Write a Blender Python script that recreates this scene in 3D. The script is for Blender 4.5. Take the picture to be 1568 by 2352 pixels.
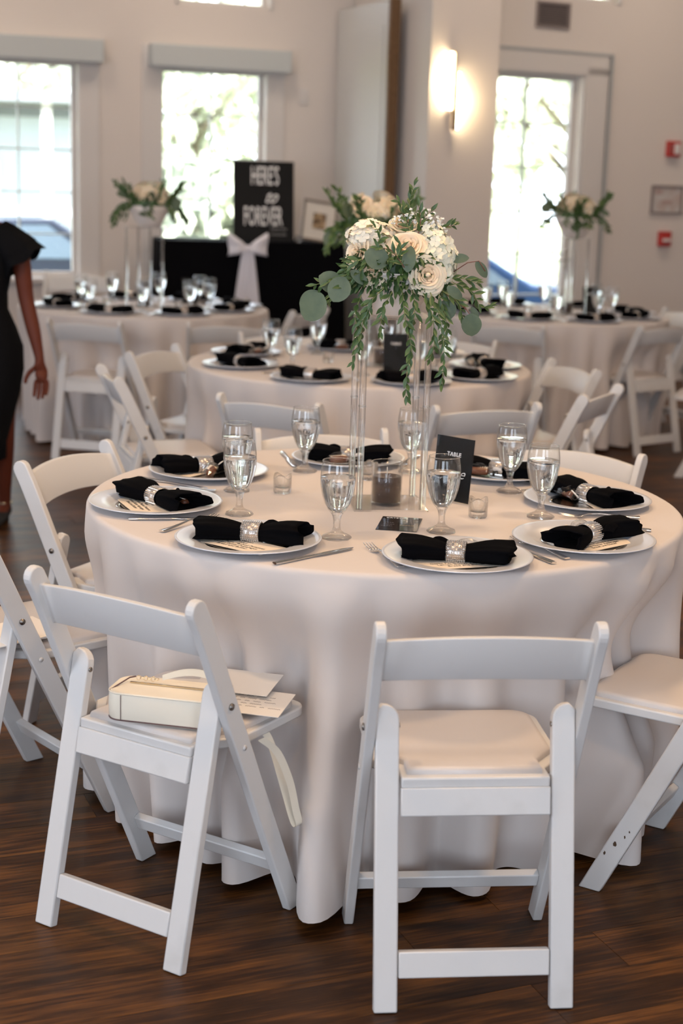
import bpy, bmesh, math, random
from mathutils import Vector, Matrix, Euler, noise
R_ = math.radians
PI = math.pi
sc = bpy.context.scene
for o in list(bpy.data.objects): bpy.data.objects.remove(o)
col = sc.collection
rng = random.Random(7)

# ------------------------------------------------------------------ camera
def setup_camera():
    cam = bpy.data.cameras.new('camera'); co = bpy.data.objects.new('camera', cam); col.objects.link(co)
    pitch, roll = .2185, .0305
    F = Vector((0, math.cos(pitch), -math.sin(pitch))); Rt = Vector((1, 0, 0)); U = Rt.cross(F)
    R2 = Rt*math.cos(roll) + U*math.sin(roll); U2 = -Rt*math.sin(roll) + U*math.cos(roll)
    m = Matrix((R2, U2, -F)).transposed().to_4x4(); m.translation = (0, 0, 1.5819)
    co.matrix_world = m
    cam.sensor_fit = 'VERTICAL'; cam.sensor_height = 36; cam.lens = 3464.3/2352*36
    cam.clip_start = .05; cam.clip_end = 300
    cam.dof.use_dof = True; cam.dof.focus_distance = 3.5; cam.dof.aperture_fstop = 2.9
    sc.camera = co
setup_camera()

# ------------------------------------------------------------------ world, sun, lights, exposure
def nd(nt, t, **k):
    n = nt.nodes.new(t)
    for a, v in k.items(): setattr(n, a, v)
    return n
def setup_world():
    w = bpy.data.worlds.new('world'); sc.world = w; w.use_nodes = True; nt = w.node_tree
    bg = nt.nodes['Background']
    sky = nd(nt, 'ShaderNodeTexSky'); sky.sky_type = 'HOSEK_WILKIE'; sky.turbidity = 4.5; sky.ground_albedo = .4
    sky.sun_direction = Vector((-.5, -.55, .65)).normalized()
    mix = nd(nt, 'ShaderNodeMixRGB'); mix.inputs[0].default_value = .55; mix.inputs[2].default_value = (.80, .86, .95, 1)
    nt.links.new(sky.outputs[0], mix.inputs[1]); nt.links.new(mix.outputs[0], bg.inputs[0])
    bg.inputs[1].default_value = 11.0
setup_world()
def lamp(name, kind, loc, target, energy, colr, size=None, size_y=None, angle=None, spread=None):
    l = bpy.data.lights.new(name, kind); l.energy = energy; l.color = colr
    if kind == 'AREA':
        l.shape = 'RECTANGLE'; l.size = size; l.size_y = size_y or size
        if spread: l.spread = spread
    if angle: l.angle = angle
    o = bpy.data.objects.new(name, l); col.objects.link(o); o.location = loc
    o.rotation_euler = (Vector(target)-Vector(loc)).to_track_quat('-Z', 'Y').to_euler()
    return o
lamp('sun', 'SUN', (-20, -10, 30), (-8, 20, 0), 26.0, (1, .95, .86), angle=.01)
WD = (.74, .85, 1.0)
# daylight of the windows beside and behind the camera
lamp('daylight_left_window', 'AREA', (-4.6, 1.2, 1.9), (0, 3.2, .9), 90, WD, 1.6, 2.2)
lamp('daylight_left_window_far', 'AREA', (-4.6, 6.3, 1.9), (0, 6.6, .8), 30, WD, 1.6, 2.2)
lamp('daylight_rear_window', 'AREA', (-.9, -3.6, 2.0), (0, 3.0, .5), 155, WD, 2.2, 2.2)
lamp('daylight_rear_window_far', 'AREA', (2.4, -3.6, 2.0), (.5, 4.0, .5), 100, WD, 2.2, 2.2)
# recessed warm ceiling lamps
for lx, ly, e in ((-1.6, 2.6, 36), (1.8, 3.4, 46), (-2.4, 7.2, 14), (2.6, 7.4, 16), (.3, 4.6, 36), (0, .5, 22)):
    lamp('ceiling_downlight', 'AREA', (lx, ly, 4.1), (lx, ly, 0), e*1.1, (1, .655, .36), .35)
for lx, ly, tx, ty, e in ((-2.6, 10.2, -3.0, 11.6, 8), (-.9, 10.9, -1.0, 12.0, 8), (1.1, 10.4, 1.1, 11.5, 7), (2.6, 11.2, 2.9, 12.6, 8)):
    lamp('wall_washer', 'AREA', (lx, ly, 4.1), (tx, ty, 1.2), e, (1, .80, .62), .5, spread=2.0)
sc.view_settings.view_transform = 'Standard'; sc.view_settings.look = 'None'
sc.view_settings.gamma = 1; sc.view_settings.use_curve_mapping = False
sc.view_settings.exposure = 0.0

# ------------------------------------------------------------------ helpers
def tag(o, label=None, cat=None, group=None, kind=None):
    if label: o['label'] = label
    if cat: o['category'] = cat
    if group: o['group'] = group
    if kind: o['kind'] = kind
    return o
def empty(name, loc=(0, 0, 0), rz=0, label=None, cat=None, group=None, scale=1):
    o = bpy.data.objects.new(name, None); col.objects.link(o); o.location = loc; o.rotation_euler = (0, 0, rz)
    o.empty_display_size = .05; o.scale = (scale,)*3
    return tag(o, label, cat, group)
def link(name, me, m=None, parent=None, loc=None, rot=None, scale=None):
    o = bpy.data.objects.new(name, me); col.objects.link(o)
    if m is not None and not me.materials: me.materials.append(m)
    if parent is not None: o.parent = parent
    if loc is not None: o.location = loc
    if rot is not None: o.rotation_euler = rot
    if scale is not None: o.scale = scale if hasattr(scale, '__len__') else (scale,)*3
    return o
KIDS = {}
def kids(o): return [c for c in col.objects if c.parent == o]
def copy_tree(o, loc=None, rz=None, label=None, group=None, parent=None, cat=None):
    ch = KIDS.get(o.name)
    if ch is None: ch = KIDS[o.name] = kids(o)
    c = o.copy(); col.objects.link(c)
    if parent is not None: c.parent = parent
    if loc is not None: c.location = loc
    if rz is not None: c.rotation_euler = (0, 0, rz)
    if label: c['label'] = label
    if group: c['group'] = group
    for k in ch: copy_tree(k, parent=c)
    return c

class MB:
    """collects shapes, builds one mesh"""
    def __init__(s): s.v = []; s.f = []; s.sm = []
    def add(s, vs, fs, smooth=False, M=None):
        n = len(s.v)
        s.v += [tuple(M @ Vector(v)) for v in vs] if M is not None else [tuple(v) for v in vs]
        s.f += [tuple(i+n for i in f) for f in fs]; s.sm += [smooth]*len(fs); return s
    def box(s, c, d, M=None, rot=None):
        x, y, z = d[0]/2, d[1]/2, d[2]/2
        T = Matrix.Translation(c)
        if rot is not None: T = T @ Euler(rot).to_matrix().to_4x4()
        if M is not None: T = M @ T
        return s.add([(a*x, b*y, g*z) for g in (-1, 1) for b in (-1, 1) for a in (-1, 1)],
                     [(0, 2, 3, 1), (4, 5, 7, 6), (0, 1, 5, 4), (2, 6, 7, 3), (0, 4, 6, 2), (1, 3, 7, 5)], False, T)
    def prism(s, pts, a, b, M):
        """outline pts (2-D) extruded along the third axis from a to b; M maps (u, v, w)"""
        n = len(pts)
        vs = [(p[0], p[1], a) for p in pts]+[(p[0], p[1], b) for p in pts]
        fs = [tuple(range(n))[::-1], tuple(range(n, 2*n))]+[(i, (i+1) % n, n+(i+1) % n, n+i) for i in range(n)]
        return s.add(vs, fs, False, M)
    def lathe(s, prof, n=24, M=None, smooth=True, rmod=None, zmod=None):
        vs = []; fs = []
        for j, (r, z) in enumerate(prof):
            for i in range(n):
                t = 2*PI*i/n; rr = r*(rmod(t, j) if rmod else 1); zz = z+(zmod(t, j) if zmod else 0)
                vs.append((rr*math.cos(t), rr*math.sin(t), zz))
        for j in range(len(prof)-1):
            for i in range(n):
                k = (i+1) % n
                fs.append((j*n+i, j*n+k, (j+1)*n+k, (j+1)*n+i))
        return s.add(vs, fs, smooth, M)
    def tube(s, path, rad, n=8, M=None, caps=True, smooth=True, flat=1.0):
        path = [Vector(p) for p in path]; m = len(path); vs = []; fs = []
        rad = rad if hasattr(rad, '__len__') else [rad]*m
        up = None
        for j, p in enumerate(path):
            d = (path[min(j+1, m-1)]-path[max(j-1, 0)]); d = d.normalized() if d.length > 1e-9 else Vector((0, 0, 1))
            if up is None: up = d.orthogonal().normalized()
            a = (up-d*up.dot(d)); a = a.normalized() if a.length > 1e-6 else d.orthogonal().normalized(); b = d.cross(a); up = a
            for i in range(n):
                t = 2*PI*i/n; vs.append(p+(a*math.cos(t)+b*math.sin(t)*flat)*rad[j])
        for j in range(m-1):
            for i in range(n):
                k = (i+1) % n; fs.append((j*n+i, j*n+k, (j+1)*n+k, (j+1)*n+i))
        if caps: fs += [tuple(range(n))[::-1], tuple(range((m-1)*n, m*n))]
        return s.add(vs, fs, smooth, M)
    def grid(s, P, closed_u=False, smooth=True, M=None):
        nu, nv = len(P[0]), len(P)
        fs = []
        for j in range(nv-1):
            for i in range(nu if closed_u else nu-1):
                k = (i+1) % nu; fs.append((j*nu+i, j*nu+k, (j+1)*nu+k, (j+1)*nu+i))
        return s.add([p for r in P for p in r], fs, smooth, M)
    def mesh(s, name, m=None, bevel=0, seg=2, fixn=True, ang=50):
        me = bpy.data.meshes.new(name); me.from_pydata(s.v, [], s.f)
        me.polygons.foreach_set('use_smooth', s.sm)
        if bevel or fixn:
            bm = bmesh.new(); bm.from_mesh(me)
            if fixn: bmesh.ops.recalc_face_normals(bm, faces=bm.faces)
            if bevel:
                es = [e for e in bm.edges if len(e.link_faces) == 2 and e.calc_face_angle(0) > R_(ang)]
                r = bmesh.ops.bevel(bm, geom=es, offset=bevel, segments=seg, profile=.5, affect='EDGES', clamp_overlap=True)
                for f in r['faces']: f.smooth = True
            bm.to_mesh(me); bm.free()
        me.update()
        if m is not None: me.materials.append(m)
        return me
    def build(s, name, m, parent=None, bevel=0, seg=2, loc=None, rot=None, fixn=True):
        return link(name, s.mesh(name, m, bevel, seg, fixn), None, parent, loc, rot)

# maps for prism(): profile in Y-Z extruded along X ; profile in X-Z extruded along Y
YZX = Matrix(((0, 0, 1, 0), (1, 0, 0, 0), (0, 1, 0, 0), (0, 0, 0, 1)))
XZY = Matrix(((1, 0, 0, 0), (0, 0, 1, 0), (0, 1, 0, 0), (0, 0, 0, 1)))

def cat_curve(pts, n):
    """Catmull-Rom through pts, n samples per span"""
    P = [Vector(p) for p in pts]; P = [P[0]*2-P[1]]+P+[P[-1]*2-P[-2]]; out = []
    for i in range(1, len(P)-2):
        for k in range(n):
            t = k/n; a, b, c, d = P[i-1:i+3]
            out.append(.5*((2*b)+(c-a)*t+(2*a-5*b+4*c-d)*t*t+(3*b-a-3*c+d)*t**3))
    out.append(P[-2]); return out

# ------------------------------------------------------------------ materials
MATS = {}
def mat(name, base=(.8, .8, .8), rough=.5, metal=0., spec=None, noise_=None, bump=None, trans=0, ior=None, sheen=0, emit=None, coat=0, sub=0):
    m = bpy.data.materials.new(name); m.use_nodes = True; nt = m.node_tree; b = nt.nodes['Principled BSDF']
    b.inputs['Base Color'].default_value = (*base, 1); b.inputs['Roughness'].default_value = rough; b.inputs['Metallic'].default_value = metal
    if spec is not None: b.inputs['Specular IOR Level'].default_value = spec
    if trans: b.inputs['Transmission Weight'].default_value = trans
    if ior: b.inputs['IOR'].default_value = ior
    if sheen: b.inputs['Sheen Weight'].default_value = sheen
    if coat: b.inputs['Coat Weight'].default_value = coat
    if sub: b.inputs['Subsurface Weight'].default_value = sub; b.inputs['Subsurface Scale'].default_value = .01
    if emit: b.inputs['Emission Color'].default_value = (*emit[0], 1); b.inputs['Emission Strength'].default_value = emit[1]
    tc = None
    if noise_:   # (scale, colour2, detail, lo, hi)
        sc_, c2, det, lo, hi = noise_
        tc = nd(nt, 'ShaderNodeTexCoord'); n = nd(nt, 'ShaderNodeTexNoise'); n.inputs['Scale'].default_value = sc_; n.inputs['Detail'].default_value = det
        cr = nd(nt, 'ShaderNodeValToRGB'); cr.color_ramp.elements[0].position = lo; cr.color_ramp.elements[1].position = hi
        cr.color_ramp.elements[0].color = (*base, 1); cr.color_ramp.elements[1].color = (*c2, 1)
        nt.links.new(tc.outputs['Object'], n.inputs['Vector']); nt.links.new(n.outputs['Fac'], cr.inputs[0]); nt.links.new(cr.outputs[0], b.inputs['Base Color'])
    if bump:     # (scale, strength, distance)
        if tc is None: tc = nd(nt, 'ShaderNodeTexCoord')
        n = nd(nt, 'ShaderNodeTexNoise'); n.inputs['Scale'].default_value = bump[0]; n.inputs['Detail'].default_value = 4
        bp = nd(nt, 'ShaderNodeBump'); bp.inputs['Strength'].default_value = bump[1]; bp.inputs['Distance'].default_value = bump[2]
        nt.links.new(tc.outputs['Object'], n.inputs['Vector']); nt.links.new(n.outputs['Fac'], bp.inputs['Height']); nt.links.new(bp.outputs[0], b.inputs['Normal'])
    MATS[name] = m; return m

M_resin = mat('white_resin', (.64, .63, .62), .36, noise_=(9, (.58, .57, .555), 5, .55, .75), bump=(60, .04, .002))
M_pad = mat('white_vinyl', (.60, .555, .53), .38, bump=(25, .12, .004))
M_cloth = mat('blush_linen', (.63, .575, .545), .8, sheen=.12, bump=(14, .12, .006))
M_cloth_far = M_cloth
M_steel = mat('polished_steel', (.75, .73, .70), .10, 1.0)
M_bolt = mat('bolt_metal', (.30, .28, .26), .4, 1.0)
M_black_cloth = mat('black_napkin_cloth', (.0022, .0022, .003), .95, spec=.05, bump=(300, .15, .0006))
M_black_drape = mat('black_table_cloth', (.002, .002, .003), .95, spec=.1)
M_charger = mat('charger_white_rim', (.66, .69, .76), .30, 0.25)
M_well = mat('charger_silver_well', (.62, .60, .58), .16, 1.0)
M_paper = mat('menu_paper', (.80, .70, .58), .7)
M_ink = mat('black_ink', (.02, .02, .02), .6)
M_white_paper = mat('white_paper', (.85, .80, .74), .7)
M_gem = mat('rhinestone', (.95, .92, .88), .08, .9)
M_band = mat('rhinestone_band', (.55, .50, .46), .3, .9)
M_black_card = mat('black_card', (.003, .003, .003), .5, spec=.2)
M_gloss_card = mat('black_gloss_card', (.004, .005, .007), .04, coat=1)
M_white_print = mat('white_print', (.85, .85, .85), .5)
M_wax = mat('brown_wax', (.055, .030, .022), .4)
M_wick = mat('wick', (.8, .75, .65), .8)
M_leaf = mat('ruscus_leaf', (.035, .085, .025), .42, noise_=(30, (.11, .18, .05), 2, .35, .7))
M_leaf2 = mat('eucalyptus_leaf', (.075, .115, .07), .55, noise_=(25, (.15, .19, .11), 3, .3, .75))
M_leaf3 = mat('dark_foliage', (.025, .06, .02), .5, noise_=(40, (.06, .13, .035), 2, .3, .7))
M_stem = mat('green_stem', (.22, .26, .08), .5)
M_redstem = mat('reddish_stem', (.20, .07, .05), .5)
M_rose = mat('cream_rose', (.90, .77, .58), .55, sub=.15)
M_rose_in = mat('cream_rose_inner', (.90, .70, .49), .55, sub=.15)
M_hyd = mat('white_hydrangea', (.86, .86, .66), .55, noise_=(14, (.90, .84, .72), 2, .4, .6), sub=.1)
M_hyd_cream = mat('cream_hydrangea', (.90, .80, .62), .55, noise_=(14, (.92, .86, .74), 2, .4, .6), sub=.1)
M_breath = mat('babys_breath', (.90, .90, .86), .6)
M_ceramic = mat('white_ceramic', (.78, .72, .68), .35)
M_choc = mat('milk_chocolate', (.16, .055, .025), .35)
M_drizzle = mat('white_drizzle', (.85, .78, .68), .4)
M_ribbon = mat('black_ribbon', (.01, .01, .01), .35)
M_bag = mat('cream_leather', (.80, .74, .62), .42, bump=(180, .08, .0008))
M_piping = mat('dark_piping', (.10, .05, .05), .5)
M_gold = mat('pale_gold_metal', (.75, .62, .42), .22, 1.0)
M_dress = mat('black_dress_fabric', (.003, .003, .004), .9, spec=.15)
M_skin = mat('dark_brown_skin', (.115, .027, .013), .55, spec=.25, sub=.05)
M_hair = mat('black_hair', (.01, .008, .007), .5)
M_sash = mat('white_tulle', (.75, .74, .80), .7, sheen=.4)
M_wall = mat('wall_paint', (.69, .63, .585), .85, bump=(120, .03, .001))
M_trim = mat('trim_paint', (.66, .625, .60), .5)
M_valance = mat('roller_shade_cassette', (.52, .55, .55), .6)
M_panelgrey = mat('panel_grey_white', (.62, .61, .59), .5)
M_brown = mat('brown_wood_edge', (.16, .085, .035), .5, noise_=(30, (.11, .055, .02), 3, .3, .7))
M_ceil = mat('ceiling_paint', (.75, .72, .69), .9)
M_frame_dark = mat('pewter_frame', (.20, .17, .15), .35, .6)
M_mat_board = mat('mat_board', (.62, .58, .52), .8)
M_print = mat('brown_print', (.10, .055, .025), .7, noise_=(18, (.40, .28, .16), 3, .45, .6))
M_red = mat('alarm_red', (.45, .03, .025), .4)
M_alarm_white = mat('alarm_white', (.75, .72, .70), .4)
M_vent = mat('vent_grey', (.24, .20, .19), .6)
M_sign_grey = mat('sign_grey', (.55, .52, .50), .5, noise_=(12, (.50, .40, .36), 3, .45, .6))
M_lamp_metal = mat('lamp_metal', (.35, .28, .2), .3, .8)
M_muntin = mat('muntin_paint', (.55, .60, .58), .5)

def glass_mats():
    def mk(name, tint, refr, ior, rough=0.0, fres=1.45):
        m = bpy.data.materials.new(name); m.use_nodes = True; nt = m.node_tree; nt.nodes.remove(nt.nodes['Principled BSDF'])
        out = nt.nodes['Material Output']
        tr = nd(nt, 'ShaderNodeBsdfTransparent'); tr.inputs[0].default_value = (*tint, 1)
        gl = nd(nt, 'ShaderNodeBsdfGlossy'); gl.inputs['Roughness'].default_value = rough+.02
        lw_ = nd(nt, 'ShaderNodeLayerWeight'); lw_.inputs['Blend'].default_value = .5
        pw = nd(nt, 'ShaderNodeMath', operation='POWER'); pw.inputs[1].default_value = 3.2; nt.links.new(lw_.outputs['Facing'], pw.inputs[0])
        fr = nd(nt, 'ShaderNodeMath', operation='MULTIPLY_ADD'); fr.inputs[1].default_value = .55*(fres-1)/.5; fr.inputs[2].default_value = .03 if fres > 1.25 else .012; nt.links.new(pw.outputs[0], fr.inputs[0])
        mx = nd(nt, 'ShaderNodeMixShader'); nt.links.new(fr.outputs[0], mx.inputs[0]); nt.links.new(tr.outputs[0], mx.inputs[1]); nt.links.new(gl.outputs[0], mx.inputs[2])
        last = mx
        if refr > 0:
            g = nd(nt, 'ShaderNodeBsdfGlass'); g.inputs['IOR'].default_value = ior; g.inputs['Roughness'].default_value = rough; g.inputs['Color'].default_value = (*tint, 1)
            m2 = nd(nt, 'ShaderNodeMixShader'); m2.inputs[0].default_value = refr
            nt.links.new(mx.outputs[0], m2.inputs[1]); nt.links.new(g.outputs[0], m2.inputs[2]); last = m2
        nt.links.new(last.outputs[0], out.inputs[0]); return m
    return (mk('acrylic_sheet', (.975, .98, .98), 0, 1.45, .06, fres=1.75), mk('clear_glass_thin', (.985, .99, .99), 0, 1.45, fres=1.55), mk('water', (.995, .995, .99), .82, 1.33),
            mk('solid_glass', (.995, .995, .99), .38, 1.48), mk('acrylic', (.985, .985, .985), .35, 1.45, fres=1.6),
            mk('acrylic_cover', (.98, .98, .98), 0, 1.45, fres=1.05), mk('window_glass', (.97, .985, .99), 0, 1.45, fres=1.2), mk('cellophane', (.95, .95, .95), 0, 1.45, .08, fres=1.9))
M_sheet, M_glass, M_water, M_solid, M_acrylic, M_cover, M_pane, M_cello = glass_mats()

def wood_mat():
    m = bpy.data.materials.new('dark_walnut_planks'); m.use_nodes = True; nt = m.node_tree; b = nt.nodes['Principled BSDF']; L = nt.links.new
    tc = nd(nt, 'ShaderNodeTexCoord'); oi = nd(nt, 'ShaderNodeObjectInfo')
    b.inputs['Specular IOR Level'].default_value = .22; add = nd(nt, 'ShaderNodeVectorMath', operation='ADD'); mul = nd(nt, 'ShaderNodeVectorMath', operation='SCALE'); mul.inputs[0].default_value = (17, 9, 5)
    L(oi.outputs['Random'], mul.inputs['Scale']); L(tc.outputs['Object'], add.inputs[0]); L(mul.outputs[0], add.inputs[1])
    mp = nd(nt, 'ShaderNodeMapping'); mp.inputs['Scale'].default_value = (2.4, 46, 4); L(add.outputs[0], mp.inputs[0])
    n1 = nd(nt, 'ShaderNodeTexNoise'); n1.inputs['Scale'].default_value = 2.2; n1.inputs['Detail'].default_value = 7; n1.inputs['Roughness'].default_value = .65; L(mp.outputs[0], n1.inputs['Vector'])
    mp2 = nd(nt, 'ShaderNodeMapping'); mp2.inputs['Scale'].default_value = (1.2, 4.5, 4); L(add.outputs[0], mp2.inputs[0])
    n2 = nd(nt, 'ShaderNodeTexNoise'); n2.inputs['Scale'].default_value = 2.5; n2.inputs['Detail'].default_value = 3; L(mp2.outputs[0], n2.inputs['Vector'])
    mx = nd(nt, 'ShaderNodeMath', operation='MULTIPLY_ADD'); mx.inputs[1].default_value = .55; L(n1.outputs['Fac'], mx.inputs[0])
    m3 = nd(nt, 'ShaderNodeMath', operation='MULTIPLY'); m3.inputs[1].default_value = .5; L(n2.outputs['Fac'], m3.inputs[0]); L(m3.outputs[0], mx.inputs[2])
    cr = nd(nt, 'ShaderNodeValToRGB'); e = cr.color_ramp.elements
    e[0].position = .36; e[0].color = (.016, .006, .0016, 1); e[1].position = .72; e[1].color = (.20, .078, .017, 1)
    x = e.new(.50); x.color = (.045, .0165, .0042, 1)
    L(mx.outputs[0], cr.inputs[0])
    hv = nd(nt, 'ShaderNodeHueSaturation'); mr = nd(nt, 'ShaderNodeMapRange'); mr.inputs['To Min'].default_value = .82; mr.inputs['To Max'].default_value = 1.18
    L(oi.outputs['Random'], mr.inputs[0]); L(mr.outputs[0], hv.inputs['Value']); L(cr.outputs[0], hv.inputs['Color']); L(hv.outputs[0], b.inputs['Base Color'])
    r = nd(nt, 'ShaderNodeMapRange'); r.inputs['To Min'].default_value = .33; r.inputs['To Max'].default_value = .52; L(n1.outputs['Fac'], r.inputs[0]); L(r.outputs[0], b.inputs['Roughness'])
    bp = nd(nt, 'ShaderNodeBump'); bp.inputs['Strength'].default_value = .25; bp.inputs['Distance'].default_value = .002; L(n1.outputs['Fac'], bp.inputs['Height']); L(bp.outputs[0], b.inputs['Normal'])
    return m
M_wood = wood_mat()

def text_mesh(s, size, m, name='lettering', shear=0, sx=1, ext=.0004, align='CENTER', bold=0, space=1, line=1):
    cu = bpy.data.curves.new(name, 'FONT'); cu.body = s; cu.size = size; cu.shear = shear; cu.extrude = ext; cu.align_x = align; cu.align_y = 'CENTER'
    cu.offset = bold; cu.space_character = space; cu.space_line = line; cu.resolution_u = 3
    o = bpy.data.objects.new(name, cu); col.objects.link(o)
    dg = bpy.context.evaluated_depsgraph_get(); me = bpy.data.meshes.new_from_object(o.evaluated_get(dg))
    bpy.data.objects.remove(o)
    for v in me.vertices: v.co.x *= sx
    me.materials.clear(); me.materials.append(m); me.name = name
    return me

def scribble(w, lines, pitch, m, seed=1, rad=.0005, amp=.0022, name='handwriting'):
    """illegible pen strokes in rows, lying in the x-y plane"""
    rr = random.Random(seed); b = MB()
    for k in range(lines):
        x = -w/2+rr.uniform(0, w*.1); y0 = (lines/2-k-.5)*pitch; end = w/2-rr.uniform(0, w*.25)
        while x < end:
            n = rr.randint(5, 11); P = []
            for q in range(n): P.append((x, y0+amp*(1 if q % 2 else -.3)*rr.uniform(.4, 1.2), 0)); x += rr.uniform(.0012, .0024)*w/.1
            b.tube(P, rad, 4); x += .004*w/.1
    return b.mesh(name, m, fixn=False)

# ------------------------------------------------------------------ floor
FYAW = R_(22)
def make_floor():
    base = MB().box((0, 5.2, -.03), (18, 20, .04)).build('floor', M_wood); tag(base, kind='structure')
    base.data.materials.clear(); base.data.materials.append(mat('floor_gap', (.006, .004, .003), .8))
    W_, L_ = .152, 1.22
    c, s = math.cos(FYAW), math.sin(FYAW)
    me = MB().box((0, 0, 0), (L_-.0006, W_-.0006, .012)).mesh('plank', M_wood, bevel=.0007, seg=1)
    near = []; far = []
    rr = random.Random(3)
    for j in range(-50, 110):
        off = rr.random()*L_
        for i in range(-9, 12):
            u = i*L_+off; v = j*W_; x = u*c-v*s; y = u*s+v*c+4
            if -1.5 < y < 13.2 and -5.2 < x < 6.2:
                inview = y > 1.9 and abs(x) < .26*y+.62
                (near if inview else far).append((math.hypot(x, y), x, y))
    near.sort(); far += near[300:]; near = near[:300]
    for _, x, y in near:
        p = link('plank', me, None, base, (x, y, -.006+rr.uniform(-.0003, 0)), (0, 0, FYAW+(PI if rr.random() < .5 else 0)))
    b = MB(); Mr = Matrix.Rotation(FYAW, 4, 'Z')
    for _, x, y in far: b.box((0, 0, 0), (L_-.002, W_-.002, .012), Matrix.Translation((x, y, -.0062)) @ Mr)
    o = b.build('planks_far', M_wood, base, fixn=False); tag(o, kind='stuff')
make_floor()

# ------------------------------------------------------------------ room shell
AY, BY = R_(22), R_(28)
AO, BO = Vector((-1.0, 12.0, 0)), Vector((1.614, 12.0, 0))
def frame_of(O, yaw):
    """local x along the wall, y away from the room, z up"""
    return Matrix.Translation(O) @ Matrix.Rotation(yaw, 4, 'Z')
FA, FB = frame_of(AO, AY), frame_of(BO, BY)
H = 4.3
def wall_with_holes(name, F, u0, u1, holes, th=.16):
    """holes: (ua, ub, za, zb) sorted in u, may stack in z"""
    b = MB(); us = sorted({u0, u1} | {h[0] for h in holes} | {h[1] for h in holes})
    for a, c in zip(us[:-1], us[1:]):
        hs = sorted([h for h in holes if h[0] <= a+1e-6 and h[1] >= c-1e-6], key=lambda h: h[2]); z = 0
        for h in hs:
            if h[2] > z: b.box(((a+c)/2, th/2, (z+h[2])/2), (c-a, th, h[2]-z))
            z = h[3]
        b.box(((a+c)/2, th/2, (z+H)/2), (c-a, th, H-z))
    o = b.build(name, M_wall); o.matrix_world = F; return tag(o, kind='structure')
def window(name, F, ua, ub, za, zb, mu, mz, th=.16, casing=.06, bar=.012, sill=True):
    """root mesh is the frame; children: muntin bars, panes, casing pieces, sill"""
    b = MB(); w = .035
    for x in (ua+w/2, ub-w/2): b.box((x, .10, (za+zb)/2), (w, .05, zb-za))
    for z in (za+w/2, zb-w/2): b.box(((ua+ub)/2, .10, z), (ub-ua-2*w, .05, w))
    o = b.build(name, M_trim, bevel=.003); o.matrix_world = F; tag(o, kind='structure')
    xs = [ua+w]+list(mu)+[ub-w]; zs = [za+w]+list(mz)+[zb-w]
    for x in mu: MB().box((x, .10, (za+zb)/2), (bar, .03, zb-za-2*w)).build('muntin', M_muntin, o)
    for z in mz: MB().box(((ua+ub)/2, .10, z), (ub-ua-2*w, .028, bar)).build('muntin', M_muntin, o)
    for i in range(len(xs)-1):
        for j in range(len(zs)-1):
            MB().box(((xs[i]+xs[i+1])/2, .10, (zs[j]+zs[j+1])/2), (xs[i+1]-xs[i]-bar*.4, .005, zs[j+1]-zs[j]-bar*.4)).build('pane', M_pane, o)
    c = casing
    for x in (ua-c/2, ub+c/2): MB().box((x, -.008, (za+zb)/2), (c, .016, zb-za)).build('casing', M_trim, o, bevel=.003)
    MB().box(((ua+ub)/2, -.008, zb+c/2), (ub-ua+2*c, .016, c)).build('casing', M_trim, o, bevel=.003)
    if sill: MB().box(((ua+ub)/2, -.03, za-.02), (ub-ua+2*c+.04, .10, .04)).build('window_sill', M_trim, o, bevel=.006)
    return o
w1 = (-1.98, -1.13, .78, 2.36); w2 = (-.495, .34, .78, 2.36); hc = (-.36, .355, 2.82, 3.6)
wall_with_holes('wall_back', FA, -3.4, 1.7, [w1, (w2[0], w2[1], w2[2], w2[3]), hc])
window('window_1', FA, *w1, [-1.56], [1.095, 1.405, 1.717, 2.022], casing=.16)
window('window_2', FA, *w2, [-.078], [1.07, 1.38, 1.69, 2.015], casing=.15)
window('window_3', FA, *hc, [0], [], casing=.03, sill=False)
for u0, u1, nm in ((-2.2, -.954, 0), (-.597, .512, 1)):
    v = MB().box(((u0+u1)/2, -.055, 2.432), (u1-u0, .11, .165)).build('roller_shade_cassette', M_valance, bevel=.008)
    v.matrix_world = FA
    tag(v, ['pale grey roller shade cassette above the window behind the woman in black', 'pale grey roller shade cassette above the window beside the black sign'][nm], 'window shade', 'roller shades on the back wall')
    MB().box(((u0+u1)/2, -.05, 2.345), (u1-u0-.06, .02, .022)).build('hem_bar', M_trim, v, bevel=.003)
dr = (-.80, .16, .06, 2.39); hcb = (-.55, .45, 2.945, 3.6)
wall_with_holes('wall_right', FB, -.95, 3.6, [dr, hcb])
window('window_4', FB, *hcb, [0], [], casing=.03, sill=False)
# the glazed door
d = window('door_1', FB, *dr, [-.292], [.72, 1.04, 1.36, 1.699, 2.03], casing=.02, bar=.014, sill=False)
b = MB()
for x in (-.83, .285): b.box((x, -.012, 1.23), (.10 if x < 0 else .20, .03, 2.46))
b.box((-.24, -.012, 2.475), (1.25, .03, .15)); b.build('door_casing', M_trim, d, bevel=.004)
b = MB(); b.box((-.24, -.022, 2.56), (1.33, .02, .022)); b.box((.415, -.022, 1.28), (.022, .02, 2.56)); b.build('casing_bead', mat('grey_bead', (.42, .43, .43), .5), d)
b = MB(); b.tube([(.10, -.02, 1.0), (.10, -.06, 1.0), (-.02, -.06, 1.0)], .009); b.box((.10, -.005, 1.0), (.04, .01, .16)); b.build('door_handle', M_steel, d)
tag(MB().box((1.3, -.006, .06), (4.4, .012, .12)).build('baseboard_right', M_trim, bevel=.003), kind='structure').matrix_world = FB
bb = tag(MB().box((-1.1, -.006, .06), (4.1, .012, .12)).build('baseboard_back', M_trim, bevel=.003), kind='structure'); bb.matrix_world = FA
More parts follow.
